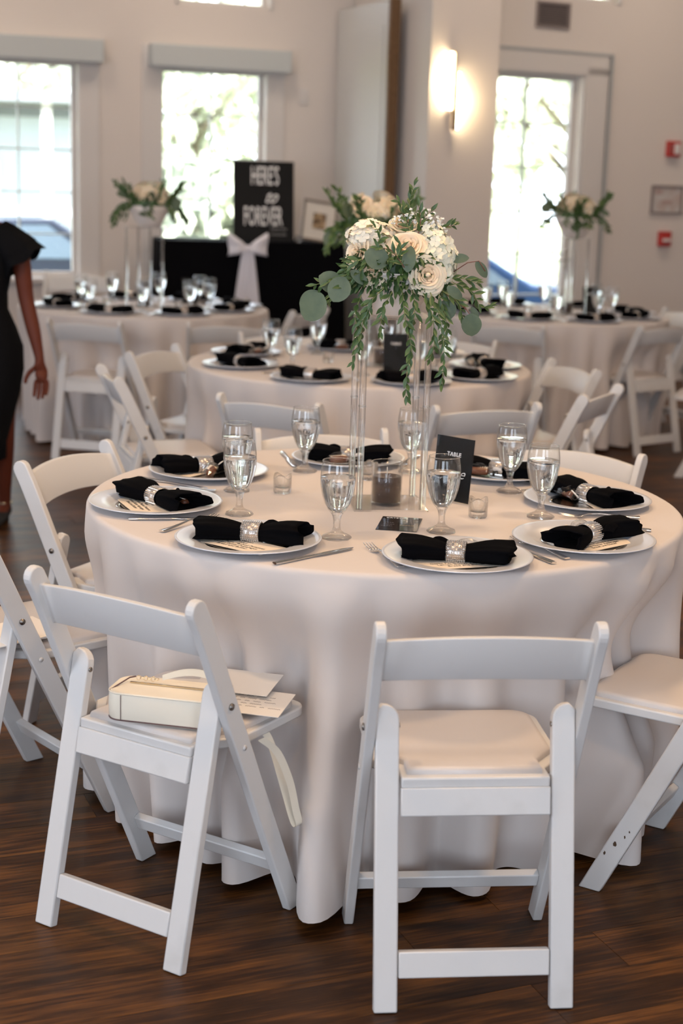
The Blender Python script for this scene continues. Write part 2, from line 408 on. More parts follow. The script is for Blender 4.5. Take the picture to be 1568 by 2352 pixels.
# pillar
FP = frame_of(Vector((.537, 11.2, 0)), R_(25))
p = MB().box((.2825, .65, H/2), (.565, 1.3, H)).build('wall_pillar', M_wall, bevel=.004); p.matrix_world = FP; tag(p, kind='structure')
# open tall panel door on the back wall
pa, pb = Vector((-.12, 12.33, 0)), Vector((.27, 11.52, 0))
dv = (pb-pa); FD = frame_of(pa, math.atan2(dv.y, dv.x)); Ld = dv.length
o = MB().box((Ld/2, 0, 1.43), (Ld, .045, 2.84)).build('door_2', M_panelgrey, bevel=.003); o.matrix_world = FD; tag(o, kind='structure')
MB().box((Ld+.018, 0, 1.43), (.036, .085, 2.86)).build('edge_strip', M_brown, o, bevel=.003)
MB().box((Ld*.5, -.026, 1.43), (Ld-.2, .008, 2.5)).build('panel', M_panelgrey, o, bevel=.003)
MB().box((Ld-.10, -.05, 1.02), (.02, .05, .14)).build('door_handle', M_steel, o, bevel=.004)
# unseen sides
lw = MB(); lw.box((-5.1, 4.2, H/2), (.16, 15.6, H)); tag(lw.build('wall_left', M_wall), kind='structure')
rw = MB(); rw.box((5.0, 5.2, H/2), (.16, 17.4, H)); tag(rw.build('wall_side', M_wall), kind='structure')
rr_ = MB(); rr_.box((0, -4.0, H/2), (10.3, .16, H)); tag(rr_.build('wall_front', M_wall), kind='structure')
bx = MB(); bx.box((0, 4.9, H+.06), (10.6, 18.4, .12)); tag(bx.build('ceiling', M_ceil), kind='structure')

# wall fittings
def on_wall(F, u, z, y=0): return F @ Matrix.Translation((u, y, z))
v = empty('air_vent', label='dark grey square air vent high on the wall above the glazed door', cat='vent'); v.matrix_world = on_wall(FB, -.155, 2.82)
b = MB()
for z in (-.085, .085): b.box((0, -.008, z), (.31, .016, .02))
for x in (-.145, .145): b.box((x, -.008, 0), (.02, .016, .15))
b.build('frame', M_vent, v, bevel=.002)
for i in range(9): MB().box((0, -.006, -.064+i*.016), (.27, .012, .003), rot=(R_(35), 0, 0)).build('slat', M_vent, v)
MB().box((0, -.001, 0), (.28, .002, .16)).build('backing', mat('vent_dark', (.06, .05, .05), .8), v)
v = empty('fire_alarm_strobe', label='red fire alarm strobe with white lens, upper one on the wall at the edge', cat='alarm'); v.matrix_world = on_wall(FB, 1.08, 1.88)
MB().box((0, -.02, 0), (.13, .04, .125)).build('housing', M_red, v, bevel=.006)
MB().box((.02, -.045, 0), (.05, .02, .08)).build('strobe_lens', M_alarm_white, v, bevel=.006)
b = MB()
for i in range(4): b.box((-.035, -.042, -.03+i*.02), (.035, .004, .006))
b.build('sounder_grille', M_vent, v)
v = empty('fire_alarm_pull_station', label='red fire alarm pull station below the grey framed notice', cat='alarm'); v.matrix_world = on_wall(FB, 1.057, 1.168)
MB().box((0, -.02, 0), (.115, .04, .12)).build('housing', M_red, v, bevel=.006)
MB().box((0, -.05, -.01), (.07, .02, .025)).build('pull_handle', M_alarm_white, v, bevel=.004)
v = empty('wall_notice', label='grey framed notice with pinkish centre hanging between the two alarms', cat='notice'); v.matrix_world = on_wall(FB, 1.06, 1.48)
b = MB()
for z in (-.105, .105): b.box((0, -.01, z), (.32, .02, .016))
for x in (-.152, .152): b.box((x, -.01, 0), (.016, .02, .194))
b.build('frame', M_vent, v, bevel=.002); MB().box((0, -.006, 0), (.29, .006, .195)).build('notice_sheet', M_sign_grey, v)
b = MB(); b.box((-.09, -.0105, .06), (.07, .003, .035)); b.box((0, -.0105, -.02), (.12, .003, .03)); b.build('print_block', mat('notice_ink', (.45, .33, .30), .7), v)
v = empty('light_switch', label='small white switch plate on the wall beside the black sign', cat='switch'); v.matrix_world = on_wall(FA, .655, 2.187)
MB().box((0, -.004, 0), (.075, .008, .12)).build('plate', M_trim, v, bevel=.003); MB().box((0, -.011, 0), (.02, .01, .035)).build('toggle', M_trim, v, bevel=.002)

# sconce : two offset half cylinders, open towards the wall
M_glow = mat('sconce_light', (1, .9, .75), .5, emit=((1, .80, .50), 34))
def sconce():
    v = empty('wall_sconce', label='lit twin-tube wall sconce glowing on the pillar', cat='wall lamp'); v.matrix_world = FP
    MB().box((.170, -.012, 2.20), (.045, .024, .11)).build('wall_bracket', M_lamp_metal, v, bevel=.004)
    for cx, z0, z1, sgn in ((.145, 2.075, 2.475, -1), (.198, 1.94, 2.34, 1)):
        b = MB(); b.box((cx-sgn*.012, -.045, (z0+z1)/2), (.008, .075, z1-z0)); b.box((cx, -.045, z0-.003), (.03, .06, .006)); b.box((cx, -.045, z1+.003), (.03, .06, .006))
        sh = b.build('lamp_shade', M_lamp_metal, v, bevel=.002)
        MB().tube([(cx+sgn*.004, -.05, z0+.004), (cx+sgn*.004, -.05, z1-.004)], .0135, 12).build('light_tube', M_glow, v)
    l = bpy.data.lights.new('sconce_glow', 'AREA')
    for cx, z, sgn in ((.128, 2.275, -1), (.215, 2.14, 1)):
        l = bpy.data.lights.new('sconce_glow', 'POINT'); l.energy = 3.2; l.color = (1, .74, .42); l.shadow_soft_size = .03
        lo = bpy.data.objects.new('sconce_glow', l); col.objects.link(lo); lo.matrix_world = FP @ Matrix.Translation((cx+sgn*.022, -.075, z))
sconce()

# ------------------------------------------------------------------ chairs
def stile_center(t):  # t in z
    pts = [(.378, 0.0), (.258, .25), (.140, .50), (.048, .70), (.016, .762)]
    return pts
def make_chair():
    root = empty('folding_chair')
    cl = cat_curve([(0, a, z) for a, z in stile_center(0)], 5); hw = .0235
    Lp, Rp = [], []
    for i, p in enumerate(cl):
        dd = (cl[min(i+1, len(cl)-1)]-cl[max(i-1, 0)]).normalized(); n = Vector((0, dd.z, -dd.y))
        Lp.append(p-n*hw); Rp.append(p+n*hw)
    # cut the foot flat on the floor
    for P in (Lp, Rp):
        dd = (P[1]-P[0]); k = P[0].z/dd.z; P[0] = P[0]-dd*k
    top = []; p = cl[-1]; dd = (cl[-1]-cl[-2]).normalized(); n = Vector((0, dd.z, -dd.y))
    for k in range(1, 8):
        a = PI*k/8; top.append(p+n*hw*math.cos(a)+dd*hw*math.sin(a))
    out = [(q.y, q.z) for q in Rp+top+Lp[::-1]]
    for sx in (-1, 1):
        MB().prism(out, sx*.2085-.0105, sx*.2085+.0105, YZX).build('stile', M_resin, root, bevel=.0035)
    # rear legs : board in the leaning plane (0,0,0)->(0,.13,.585)
    ax = Vector((0, .130, .585)).normalized(); nn = Vector((0, ax.z, -ax.y))
    ML = Matrix(((1, 0, 0, 0), (0, ax.y, nn.y, 0), (0, ax.z, nn.z, 0), (0, 0, 0, 1)))
    for sx in (-1, 1):
        o_, i_ = .1974, .1510; T = .600; r = .031
        pts = [(i_, 0), (o_, 0), (o_, T-.012), (o_-.012, T)]+[(i_+r-r*math.sin(a), T-r+r*math.cos(a)) for a in [PI/2*k/5 for k in range(0, 6)]]
        pts = [(sx*x, y) for x, y in pts]
        if sx < 0: pts = pts[::-1]
        MB().prism(pts, -.011, .011, ML).build('rear_leg', M_resin, root, bevel=.0035)
    MB().box((0, 0, 0), (.299, .020, .052), Matrix.Translation(ax*.092) @ ML.to_3x3().to_4x4() @ Matrix.Rotation(R_(90), 4, 'X')).build('rear_stretcher', M_resin, root, bevel=.003)
    # seat apron hanging between the rear legs and front stretcher
    MB().box((0, .080, .402), (.296, .016, .056), rot=(R_(-12), 0, 0)).build('apron', M_resin, root, bevel=.003)
    MB().box((0, .335, .112), (.397, .020, .036), rot=(R_(25), 0, 0)).build('front_stretcher', M_resin, root, bevel=.003)
    # seat frame, trapezoid with rounded front corners
    def seat_out(k, y0, y1, wr, wf):
        pts = [(-wr, y0), (-wr, y0+.05), (-wf, y0+.105), (-wf, y1-.04)]
        pts += [(-wf+.04-.04*math.cos(a), y1-.04+.04*math.sin(a)) for a in [PI/2*j/5 for j in range(1, 6)]]
        return pts+[(-x, y) for x, y in pts[::-1]]
    so = seat_out(0, .082, .448, .147, .193)
    MB().prism(so, .428, .450, Matrix.Identity(4)).build('seat_frame', M_resin, root, bevel=.004)
    so = seat_out(0, .100, .432, .134, .176)
    c = (0, .27)
    def ins(k): return [(c[0]+(x-c[0])*k, c[1]+(y-c[1])*k) for x, y in so]
    b = MB(); rings = [(1, .450), (1.0, .457), (.985, .4615), (.93, .4635), (.6, .465), (.2, .4655)]
    b.grid([[(x, y, z) for x, y in ins(k)] for k, z in rings], closed_u=True)
    n = len(so); b.add([(x, y, .4655) for x, y in ins(.2)], [tuple(range(n))], True)
    b.build('seat_pad', M_pad, root)
    # back rest: arched and bowed slab
    P = []; nx = 18
    for j, (f, dep) in enumerate([(0, -1), (1, -1), (1, 1), (0, 1)]):
        row = []
        for i in range(nx+1):
            u = -1+2*i/nx; x = u*.199; bow = -.030*(1-u*u); arch = .016*(1-u*u)
            z = (.655+.8*arch) if f == 0 else (.745+arch)
            y = .122-.5*(z-.50)*1.0+(.0) + bow*1.0 - .004
            y = {0: .068, 1: .030}[f] + bow
            row.append((x, y+dep*.0085, z))
        P.append(row)
    P.append(P[0]); b = MB(); b.grid(P, smooth=True)
    for i in (0, nx): b.add([P[k][i] for k in range(4)], [(0, 1, 2, 3)])
    me = b.mesh('backrest', M_resin, fixn=True)
    bm = bmesh.new(); bm.from_mesh(me); bmesh.ops.remove_doubles(bm, verts=bm.verts, dist=1e-5)
    es = [e for e in bm.edges if len(e.link_faces) == 2 and e.calc_face_angle(0) > R_(50)]
    bmesh.ops.bevel(bm, geom=es, offset=.003, segments=2, profile=.5, affect='EDGES'); bm.to_mesh(me); bm.free()
    link('backrest', me, None, root)
    for sx in (-1, 1):
        b = MB()
        b.tube([(sx*.2195, .120, .542), (sx*.2225, .120, .542)], .0075, 12); b.tube([(sx*.2225, .120, .542), (sx*.2235, .120, .542)], .004, 8)
        b.build('bolt', M_bolt, root)
        b = MB(); b.tube([(sx*.1515, .120, .545), (sx*.1492, .120, .545)], .0055, 12); b.build('bolt', M_bolt, root)
        b = MB(); b.tube([(sx*.2195, .168, .44), (sx*.2215, .168, .44)], .006, 10); b.build('bolt', M_resin, root)
    return root
G1, G2, G3, G4 = 'chairs around the near table', 'chairs around the middle table', 'chairs around the far table by the black bar', 'chairs around the far table by the glazed door'
CH = [
 # x, y, yaw, label, group, table index
 (.287, 2.672, 6, 'white folding chair with empty padded seat, front one seen squarely from behind', G1, 0),
 (-.458, 2.87, -31.8, 'white folding chair with the cream handbag on its seat', G1, 0),
 (-.974, 3.48, -49.5, 'white folding chair cut by the left edge with folded papers on its seat', G1, 0),
 (-.82, 4.32, -114.8, 'white folding chair with arched back beside the walking woman at near table', G1, 0),
 (-.076, 4.85, -169.3, 'white folding chair at near table behind the clear stand, only its back top showing', G1, 0),
 (.749, 4.667, 145, 'white folding chair at near table behind the two water glasses farthest right', G1, 0),
 (1.03, 3.19, 58.3, 'white folding chair with chipped stile cut by the right edge', G1, 0),
 (-.285, 5.47, -27.6, 'white folding chair with its back to the near table, left of the clear stand', G2, 1),
 (.53, 5.49, 21.6, 'white folding chair with its back to the near table, behind the table number card', G2, 1),
 (-.976, 6.11, -71.3, 'white folding chair seen nearly edge-on at the middle table, nearest the woman', G2, 1),
 (-.91, 6.99, -113.6, 'white folding chair with open arched back at the far left of the middle table', G2, 1),
 (1.04, 6.0, 61.4, 'white folding chair seen edge-on at the right of the middle table, nearer one', G2, 1),
 (1.05, 6.86, 111, 'white folding chair with open arched back at the right of the middle table', G2, 1),
 (-.36, 7.90, -160, 'white folding chair behind the middle table, partly hidden by its left glasses', G2, 1),
 (.58, 7.86, 157, 'white folding chair behind the middle table, hidden by the right hanging greenery', G2, 1),
 (-1.43, 8.2, -14, 'white folding chair behind the hand of the woman at the far left table', G3, 2),
 (-.66, 8.3, 8, 'white folding chair in front of the far left table, second from the woman', G3, 2),
 (-.22, 9.35, 62, 'white folding chair leaning in silhouette against the black bar drape', G3, 2),
 (-.86, 10.12, 159, 'white folding chair behind the far left table below the white bow', G3, 2),
 (.925, 8.75, -15, 'white folding chair in front of the far right table, nearest the flowers', G4, 3),
 (1.90, 9.0, 36, 'white folding chair standing clear at the right front of the far right table', G4, 3),
 (2.30, 8.35, 70, 'white folding chair cut by the right edge beyond the middle table', G4, 3),
 (2.26, 10.15, 112, 'white folding chair behind the far right table at the picture edge', G4, 3),
]
ch0 = make_chair(); chairs = []
for i, (x, y, yw, lb, g, ti) in enumerate(CH):
    if i == 0:
        c = ch0; c.location = (x, y, 0); c.rotation_euler = (0, 0, R_(yw)); tag(c, lb, 'chair', g)
    else: c = copy_tree(ch0, (x, y, 0), R_(yw), lb, g)
    chairs.append(c)
c = copy_tree(ch0, (-1.90, 10.75, 0), R_(-175), 'taller white folding chair standing below the left window', 'chairs around the far table by the black bar'); c.scale = (1.12,)*3

# chips of paint on the right chair's stile
# ------------------------------------------------------------------ tables and cloths
TZ = .765
TC = [(.1104, 3.8319), (.0593, 6.7246), (-1.251, 9.326), (1.2868, 9.7352)]
TNAME = ['near round table', 'middle round table', 'far left round table', 'far right round table']
def ang(a): return (a+PI) % (2*PI)-PI
def make_cloth(ti, folds, NT, rows):
    cx, cy = TC[ti]; Rr = .762
    rr = random.Random(11+ti)
    dents = []
    for (x, y, yw, lb, g, t) in CH:
        if t == ti:
            fx, fy = -math.sin(R_(yw)), math.cos(R_(yw)); px, py = x+fx*.46-cx, y+fy*.46-cy
            r = math.hypot(px, py)
            if r < .80: dents.append((math.atan2(py, px), max(r-.005, .655)))
    ph = [rr.uniform(0, 6.28) for _ in range(6)]
    def amp(th):
        a = 0
        for t0, A, w in folds: a = max(a, A*math.exp(-(abs(ang(th-R_(t0)))/R_(w*1.15))**2.6))
        return a
    P = []
    for k in (0, .15, .5, .8, .95, .985): P.append([(Rr*k*math.cos(2*PI*i/NT)+.0, Rr*k*math.sin(2*PI*i/NT), TZ+.003) for i in range(NT)])
    for k in range(1, 5):
        a = PI/2*k/5; P.append([((Rr-.012+.014*math.sin(a))*math.cos(2*PI*i/NT), (Rr-.012+.014*math.sin(a))*math.sin(2*PI*i/NT), TZ+.003-.014*(1-math.cos(a))) for i in range(NT)])
    hem0 = .022
    for j in range(rows+1):
        t = j/rows; z = TZ-.012-(TZ-.012-hem0)*t; row = []
        for i in range(NT):
            th = -PI+2*PI*i/NT
            F = amp(th); wob = .006*math.sin(5*th+ph[0])+.005*math.sin(11*th+ph[1])
            r = Rr+.002-.125*t+(F*1.5+wob)*(t**.85)+.008*math.sin(3*th+ph[2])*t
            # hanging corners of the soft drape near the edge
            for da, dr_ in dents:
                q = abs(ang(th-da))*.7; w = 1/(1+math.exp((q-.215)/.036))
                vert = min(1, max(0, (t-.06)/.30)); vert = vert*vert*(3-2*vert)
                rel = 1 if t < .46 else max(0, 1-(t-.46)/.22)
                tgt = dr_+F*.9*min(1, t*2.2)-.045
                if r > tgt: r = r+(tgt-r)*w*vert*rel
            zz = z+(.012*math.sin(9*th+ph[3])+.010*math.sin(23*th+ph[4]))*max(0, t-.9)*10*.5 + max(0, (.72-r))*.0
            row.append((r*math.cos(th), r*math.sin(th), max(zz, .008)))
        P.append(row)
    # reorder the top rings so that angles agree (they start at 0, the drape at -pi)
    for q in range(10): P[q] = P[q][NT//2:]+P[q][:NT//2]
    b = MB(); b.grid(P[1:], closed_u=True)
    b.add(P[1], [tuple(range(NT))], True)
    me = b.mesh('tablecloth', M_cloth, fixn=True)
    o = link('tablecloth', me, None, None, (cx, cy, 0)); return o
M_table = mat('plywood_top', (.45, .32, .2), .6)
def make_table(ti):
    cx, cy = TC[ti]; t = empty('round_table', (cx, cy, 0), 0, 'round folding table under the blush cloth, the '+TNAME[ti], 'table', 'round banquet tables')
    b = MB(); b.lathe([(0.001, .745), (.752, .745), (.755, .748), (.755, .758), (.752, .761), (.001, .761)], 48); b.build('tabletop', M_table, t)
    for k in range(4):
        a = PI/4+k*PI/2; MB().tube([(.42*math.cos(a), .42*math.sin(a), .745), (.44*math.cos(a), .44*math.sin(a), 0)], .014, 8).build('leg', M_bolt, t)
    return t
near_folds = [(-99.5, .165, 4.4), (-124.5, .07, 3.6), (-116, .10, 3.8), (-137, .06, 3), (-150, .07, 4), (-166, .09, 5), (176, .10, 5), (160, .06, 4), (-72, .06, 4), (-86.5, .085, 4.2), (-55, .06, 3.6),
              (-41, .12, 4.0), (-28, .08, 3.6), (-14, .10, 4.2), (3, .10, 4.5), (18, .09, 4), (35, .08, 4), (52, .06, 4), (70, .08, 4), (88, .07, 4), (104, .07, 4), (121, .08, 4), (140, .08, 4)]
def rnd_folds(seed):
    r = random.Random(seed); out = []; a = -180
    while a < 176: out.append((a+r.uniform(-3, 3), r.uniform(.05, .13), r.uniform(3.2, 5))); a += r.uniform(12, 19)
    return out
CL_LABEL = ['blush tablecloth falling in folds to the floor on the large near table', 'blush tablecloth on the middle table behind the near table',
            'blush tablecloth on the far left table beside the woman in black', 'blush tablecloth on the far right table before the glazed door']
for ti in range(4):
    make_table(ti)
    o = make_cloth(ti, near_folds if ti == 0 else rnd_folds(20+ti), 432 if ti == 0 else 240, 40 if ti == 0 else 22)
    tag(o, CL_LABEL[ti], 'tablecloth', 'blush tablecloths')

# ------------------------------------------------------------------ tableware
TOP = TZ+.0035
def make_plate():
    r = empty('charger_plate')
    MB().lathe([(.100, .004), (.112, .0075), (.120, .0125), (.135, .0155), (.158, .0175), (.1645, .0185), (.1660, .0172), (.1640, .0158), (.150, .0135), (.125, .008), (.108, .0), (.100, .0)], 72).build('rim', M_charger, r)
    MB().lathe([(.0005, .003), (.085, .003), (.0995, .0045), (.100, .0), (.0005, .0)], 60).build('well', M_well, r)
    return r
def make_goblet():
    r = empty('water_goblet'); KZ = .935
    outer = [(.0335, 0), (.0345, .003), (.032, .0065), (.018, .013), (.010, .020), (.0078, .030), (.0082, .045), (.0105, .056), (.014, .063), (.0085, .066), (.0005, .067)]
    MB().lathe([(.0005, 0)]+outer, 32, rmod=lambda t, j: 1+(.03*math.cos(8*t) if j > 2 else .035*math.cos(9*t))).build('foot_and_stem', M_solid, r)
    bowl = [(.014, .063), (.022, .072), (.030, .088), (.036, .108), (.0400, .130), (.0410, .148), (.0400, .168), (.0372, .188), (.0362, .194)]
    inn = [(.0352, .194), (.0362, .188), (.0390, .168), (.0400, .148)]
    MB().lathe(bowl+inn, 36).build('bowl', M_glass, r)
    MB().tube([(.0360*math.cos(2*PI*i/32), .0360*math.sin(2*PI*i/32), .1945) for i in range(33)], .0009, 6, caps=False).build('rim', M_solid, r)
    w = [(.0005, .066), (.012, .066), (.0205, .073), (.0285, .088), (.0345, .108), (.0386, .130), (.0397, .148), (.0392, .1545), (.0385, .1548), (.0005, .1548)]
    MB().lathe(w, 40, rmod=lambda t, j: 1-(.045*(.5+.5*math.cos(10*t)) if 0 < j < 6 else 0)).build('water', M_water, r)
    for o_ in kids(r):
        for v_ in o_.data.vertices: v_.co.z *= KZ
    return r
def make_knife():
    b = MB(); L = .235
    P = []
    st = [(0, .007, .0032), (.01, .0085, .0036), (.05, .0075, .0032), (.10, .006, .0028), (.115, .006, .0024), (.125, .0085, .0012), (.16, .0098, .0009), (.21, .0092, .0007), (.228, .006, .0006), (.235, .001, .0005)]
    for s, w, h in st: P.append([(s, w*math.cos(2*PI*i/10), .0035+h*math.sin(2*PI*i/10)) for i in range(10)])
    b.grid(P, closed_u=True); b.add(P[0], [tuple(range(10))]); b.add(P[-1], [tuple(range(10))[::-1]])
    r = empty('table_knife'); b.build('knife_body', M_steel, r); return r
def make_fork():
    r = empty('dinner_fork'); b = MB(); P = []
    st = [(0, .0085, .004, .0022), (.01, .0095, .0035, .0022), (.05, .006, .006, .002), (.10, .0035, .011, .0018), (.13, .0035, .010, .0016), (.142, .008, .007, .0012), (.152, .0120, .0045, .0009), (.158, .0125, .004, .0008)]
    for s, w, z, h in st: P.append([(s, w*math.cos(2*PI*i/10), z+h*math.sin(2*PI*i/10)) for i in range(10)])
    b.grid(P, closed_u=True); b.add(P[0], [tuple(range(10))]); b.add(P[-1], [tuple(range(10))[::-1]])
    b.build('handle', M_steel, r)
    for k in range(4):
        y = -.0102+k*.0068
        MB().tube([(.155, y, .004), (.17, y, .0042), (.19, y*1.02, .0065), (.203, y*1.0, .010)], [.0017, .0015, .0013, .0007], 6).build('tine', M_steel, r)
    return r
def make_napkin(seed, L=.245):
    """bow-shaped napkin pinched in the middle; axis along x, lying on z=0"""
    rr = random.Random(seed); b = MB(); n = 40; P = []; S = 17
    a1, a2, a3 = rr.uniform(0, 6), rr.uniform(0, 6), rr.uniform(0, 6)
    bend = rr.uniform(-.012, .012)
    for j in range(S):
        s = -1+2*j/(S-1); g = abs(s); side = 0 if s < 0 else 1
        w = .0205+.034*(max(0, g-.15)/.85)**.6; h = .0175+.0045*math.sin(min(1, max(0, g-.15)*1.3)*PI*.75)-.003*g
        if g > .93: w *= .93
        sk = (a1 if side else a2)
        row = []
        for i in range(n):
            t = 2*PI*i/n; c, s_ = math.cos(t), math.sin(t)
            k = 1+g*(.12*math.cos(3*t+sk)+.09*math.cos(5*t+a3+g*2)+.075*math.cos(9*t+sk*2)) + (1-g)*.05*math.cos(12*t)
            y = w*k*math.copysign(abs(c)**.75, c); z = h*k*math.copysign(abs(s_)**.85, s_)
            z = max(z+h*.95+.010*max(0, g-.15)*(s_ > 0), -.0)
            row.append((s*L/2+.010*g*math.copysign(1, s)*math.sin(2*t+sk), y+bend*g*g+.012*g*math.sin(sk), z))
        P.append(row)
    def inner(row, k, sh):
        c = Vector((0, 0, 0))
        for p in row: c += Vector(p)
        c /= len(row); return [tuple(c+(Vector(p)-c)*k+Vector((sh, 0, 0))) for p in row]
    head = [inner(P[0], .35, .055), inner(P[0], .62, .030), inner(P[0], .86, .006)]; tail = [inner(P[-1], .86, -.006), inner(P[-1], .62, -.030), inner(P[-1], .35, -.055)]
    Q = head+P+tail
    b.grid(Q, closed_u=True); b.add(Q[0], [tuple(range(n))]); b.add(Q[-1], [tuple(range(n))[::-1]])
    # loose fold standing up behind the knot, as a curled flap
    F = []
    fs = rr.choice((-1, 1))
    for j in range(9):
        u = j/8; row = []
        for i in range(9):
            v = i/8
            x = fs*(.018+.045*u)+.01*math.sin(v*5); y = .018+.030*v*(1-.3*u); z = .016+.026*math.sin(v*PI*.8)*(.35+.65*math.sin(u*PI))
            row.append((x, y, z))
        F.append(row)
    G = [[(p[0], p[1]-.003, p[2]-.004) for p in r] for r in F]
    b.grid(F); b.grid(G)
    return b.mesh('napkin', M_black_cloth)
def make_ring():
    r = empty('napkin_ring'); b = MB(); n = 28; w = .0215; P = []
    def pt(t, k=0): return ((.0255+k)*math.cos(t), .0185+(.0215+k)*math.sin(t))
    for x, k in ((-w, 0), (w, 0), (w, .0016), (-w, .0016), (-w, 0)): P.append([(x, *pt(2*PI*i/n, k)) for i in range(n)])
    b.grid(P, closed_u=True); b.build('band', M_band, r)
    g = MB(); ng = 30
    for j in range(9):
        x = -w+.0024+j*(2*w-.0048)/8
        for i in range(ng):
            t = 2*PI*i/ng; y, z = pt(t, .0016); yo, zo = pt(t, .0038); a = .0020
            ty, tz = -math.sin(t)*a, math.cos(t)*a
            g.add([(x-a, y-0, z-0), (x, y+ty, z+tz), (x+a, y, z), (x, y-ty, z-tz), (x, yo, zo)], [(0, 1, 4), (1, 2, 4), (2, 3, 4), (3, 0, 4)])
    o = g.build('rhinestones', M_gem, r, fixn=False); tag(o, kind='stuff'); return r
def make_menu():
    r = empty('menu_card'); MB().box((0, 0, .0006), (.20, .088, .0010)).build('card', M_paper, r)
    t = text_mesh('Chicken\nSalad\nGarlic Parm Mashed Potatoes\nLemon Butter Asparagus\nBread and Butter', .0125, M_ink, line=1.0, ext=.0001)
    link('lettering', t, None, r, (0, 0, .0013)); return r
def make_favor():
    r = empty('favor_bag')
    MB().tube([(-.028, 0, .011), (-.02, 0, .012), (.02, .001, .012), (.030, 0, .011)], [.008, .0105, .0105, .008], 12).build('chocolate', M_choc, r)
    path = []
    for i in range(60):
        u = i/59; x = -.026+.052*u; path.append((x, .0105*math.cos(i*.9)*.9, .0125+.0112*abs(math.sin(i*.45))))
    MB().tube(path, .0011, 5).build('icing_drizzle', M_drizzle, r)
    rr = random.Random(4); P = []
    for j in range(9):
        u = j/8; x = -.055+.11*u; w = .010+.012*math.sin(u*PI)**.6+(.010 if j in (0, 8) else 0); h = .004+.012*math.sin(u*PI)
        P.append([(x+rr.uniform(-.002, .002), w*math.cos(2*PI*i/14)*rr.uniform(.85, 1.15), h+.002+h*math.sin(2*PI*i/14)*rr.uniform(.9, 1.15)) for i in range(14)])
    MB().grid(P, closed_u=True, smooth=False).build('cellophane', M_cello, r)
    b = MB(); b.tube([(-.045+.0*i, .010*math.cos(i), .010+.008*math.sin(i)) for i in range(8)], .0016, 6)
    b.tube([(-.045, .005, .014), (-.060, .018, .020), (-.062, .022, .012)], .0016, 6); b.build('ribbon', M_ribbon, r)
    MB().tube([(-.058, .012, .020), (-.0584, .0105, .0215)], .014, 20).build('tag', M_white_paper, r)
    return r
def make_votive():
    r = empty('votive_holder')
    wv = lambda t, j: (.010*math.sin(3*t+.6) if 2 <= j <= 5 else 0)
    prof = [(.0005, .0), (.021, 0), (.0235, .004), (.0240, .040), (.0236, .046), (.0216, .046), (.0212, .040), (.0205, .016), (.010, .013), (.0005, .0125)]
    MB().lathe(prof, 36, zmod=lambda t, j: (.006*math.sin(3*t+.6) if j in (4, 5) else (.004*math.sin(3*t+.6) if j in (3, 6) else 0))).build('glass_cup', M_solid, r)
    MB().lathe([(.0005, .0135), (.0195, .0150), (.0195, .0165), (.0005, .0165)], 24).build('water', M_water, r)
    return r
plate0, gob0, knife0, fork0, ring0, menu0, favor0, vot0 = make_plate(), make_goblet(), make_knife(), make_fork(), make_ring(), make_menu(), make_favor(), make_votive()
naps = [make_napkin(s) for s in (1, 5, 9, 14)]
used = set()
def put(src, x, y, z, rz, label, cat, group, scale=None):
    if src.name not in used:
        used.add(src.name); KIDS.setdefault(src.name, kids(src)); o = src; o.location = (x, y, z); o.rotation_euler = (0, 0, rz)
    else: o = copy_tree(src, (x, y, z), rz)
    for k in ('label', 'category', 'group'):
        if k in o: del o[k]
    if scale: o.scale = (scale,)*3
    return tag(o, label, cat, group)
def put_napkin(i, x, y, z, rz, label, group):
    o = link('napkin', naps[i % 4], None, None, (x, y, z), (0, 0, rz)); return tag(o, label, 'napkin', group)

NS = [ # plate xy, napkin ends, seed, place words
 ((-.208, 3.306), (-.325, 3.342), (-.077, 3.290), 0, 'front left place of the near table'),
 ((.256, 3.203), (.137, 3.207), (.368, 3.166), 1, 'front middle place of the near table'),
 ((.563, 3.407), (.674, 3.515), (.476, 3.305), 2, 'front right place of the near table'),
 ((.640, 3.857), (.584, 3.968), (.704, 3.758), 3, 'right far place of the near table'),
 ((.442, 4.210), (.353, 4.236), (.527, 4.121), 0, 'place behind the near table number card'),
 ((.015, 4.344), (-.103, 4.328), (.130, 4.328), 1, 'place behind the stand of the near table'),
 ((-.370, 4.098), (-.480, 4.055), (-.291, 4.148), 2, 'back left place of the near table'),
 ((-.462, 3.664), (-.537, 3.761), (-.379, 3.577), 3, 'leftmost place of the near table'),
]
GL = [(-.010, 3.386), (.237, 3.480), (.496, 3.675), (.449, 3.977), (.192, 4.212), (-.107, 4.178), (-.277, 3.880), (-.250, 3.601)]
GLL = ['water goblet before the clear stand, left of the business card', 'water goblet overlapping the table number card', 'water goblet beside the far right plates, nearer of two',
       'water goblet right of the table number card, farther of two', 'water goblet seen between the rods of the clear stand', 'water goblet behind the left small votive at the table back',
       'water goblet half hidden behind another at the left of the near table', 'water goblet in front of its twin at the left of the near table']
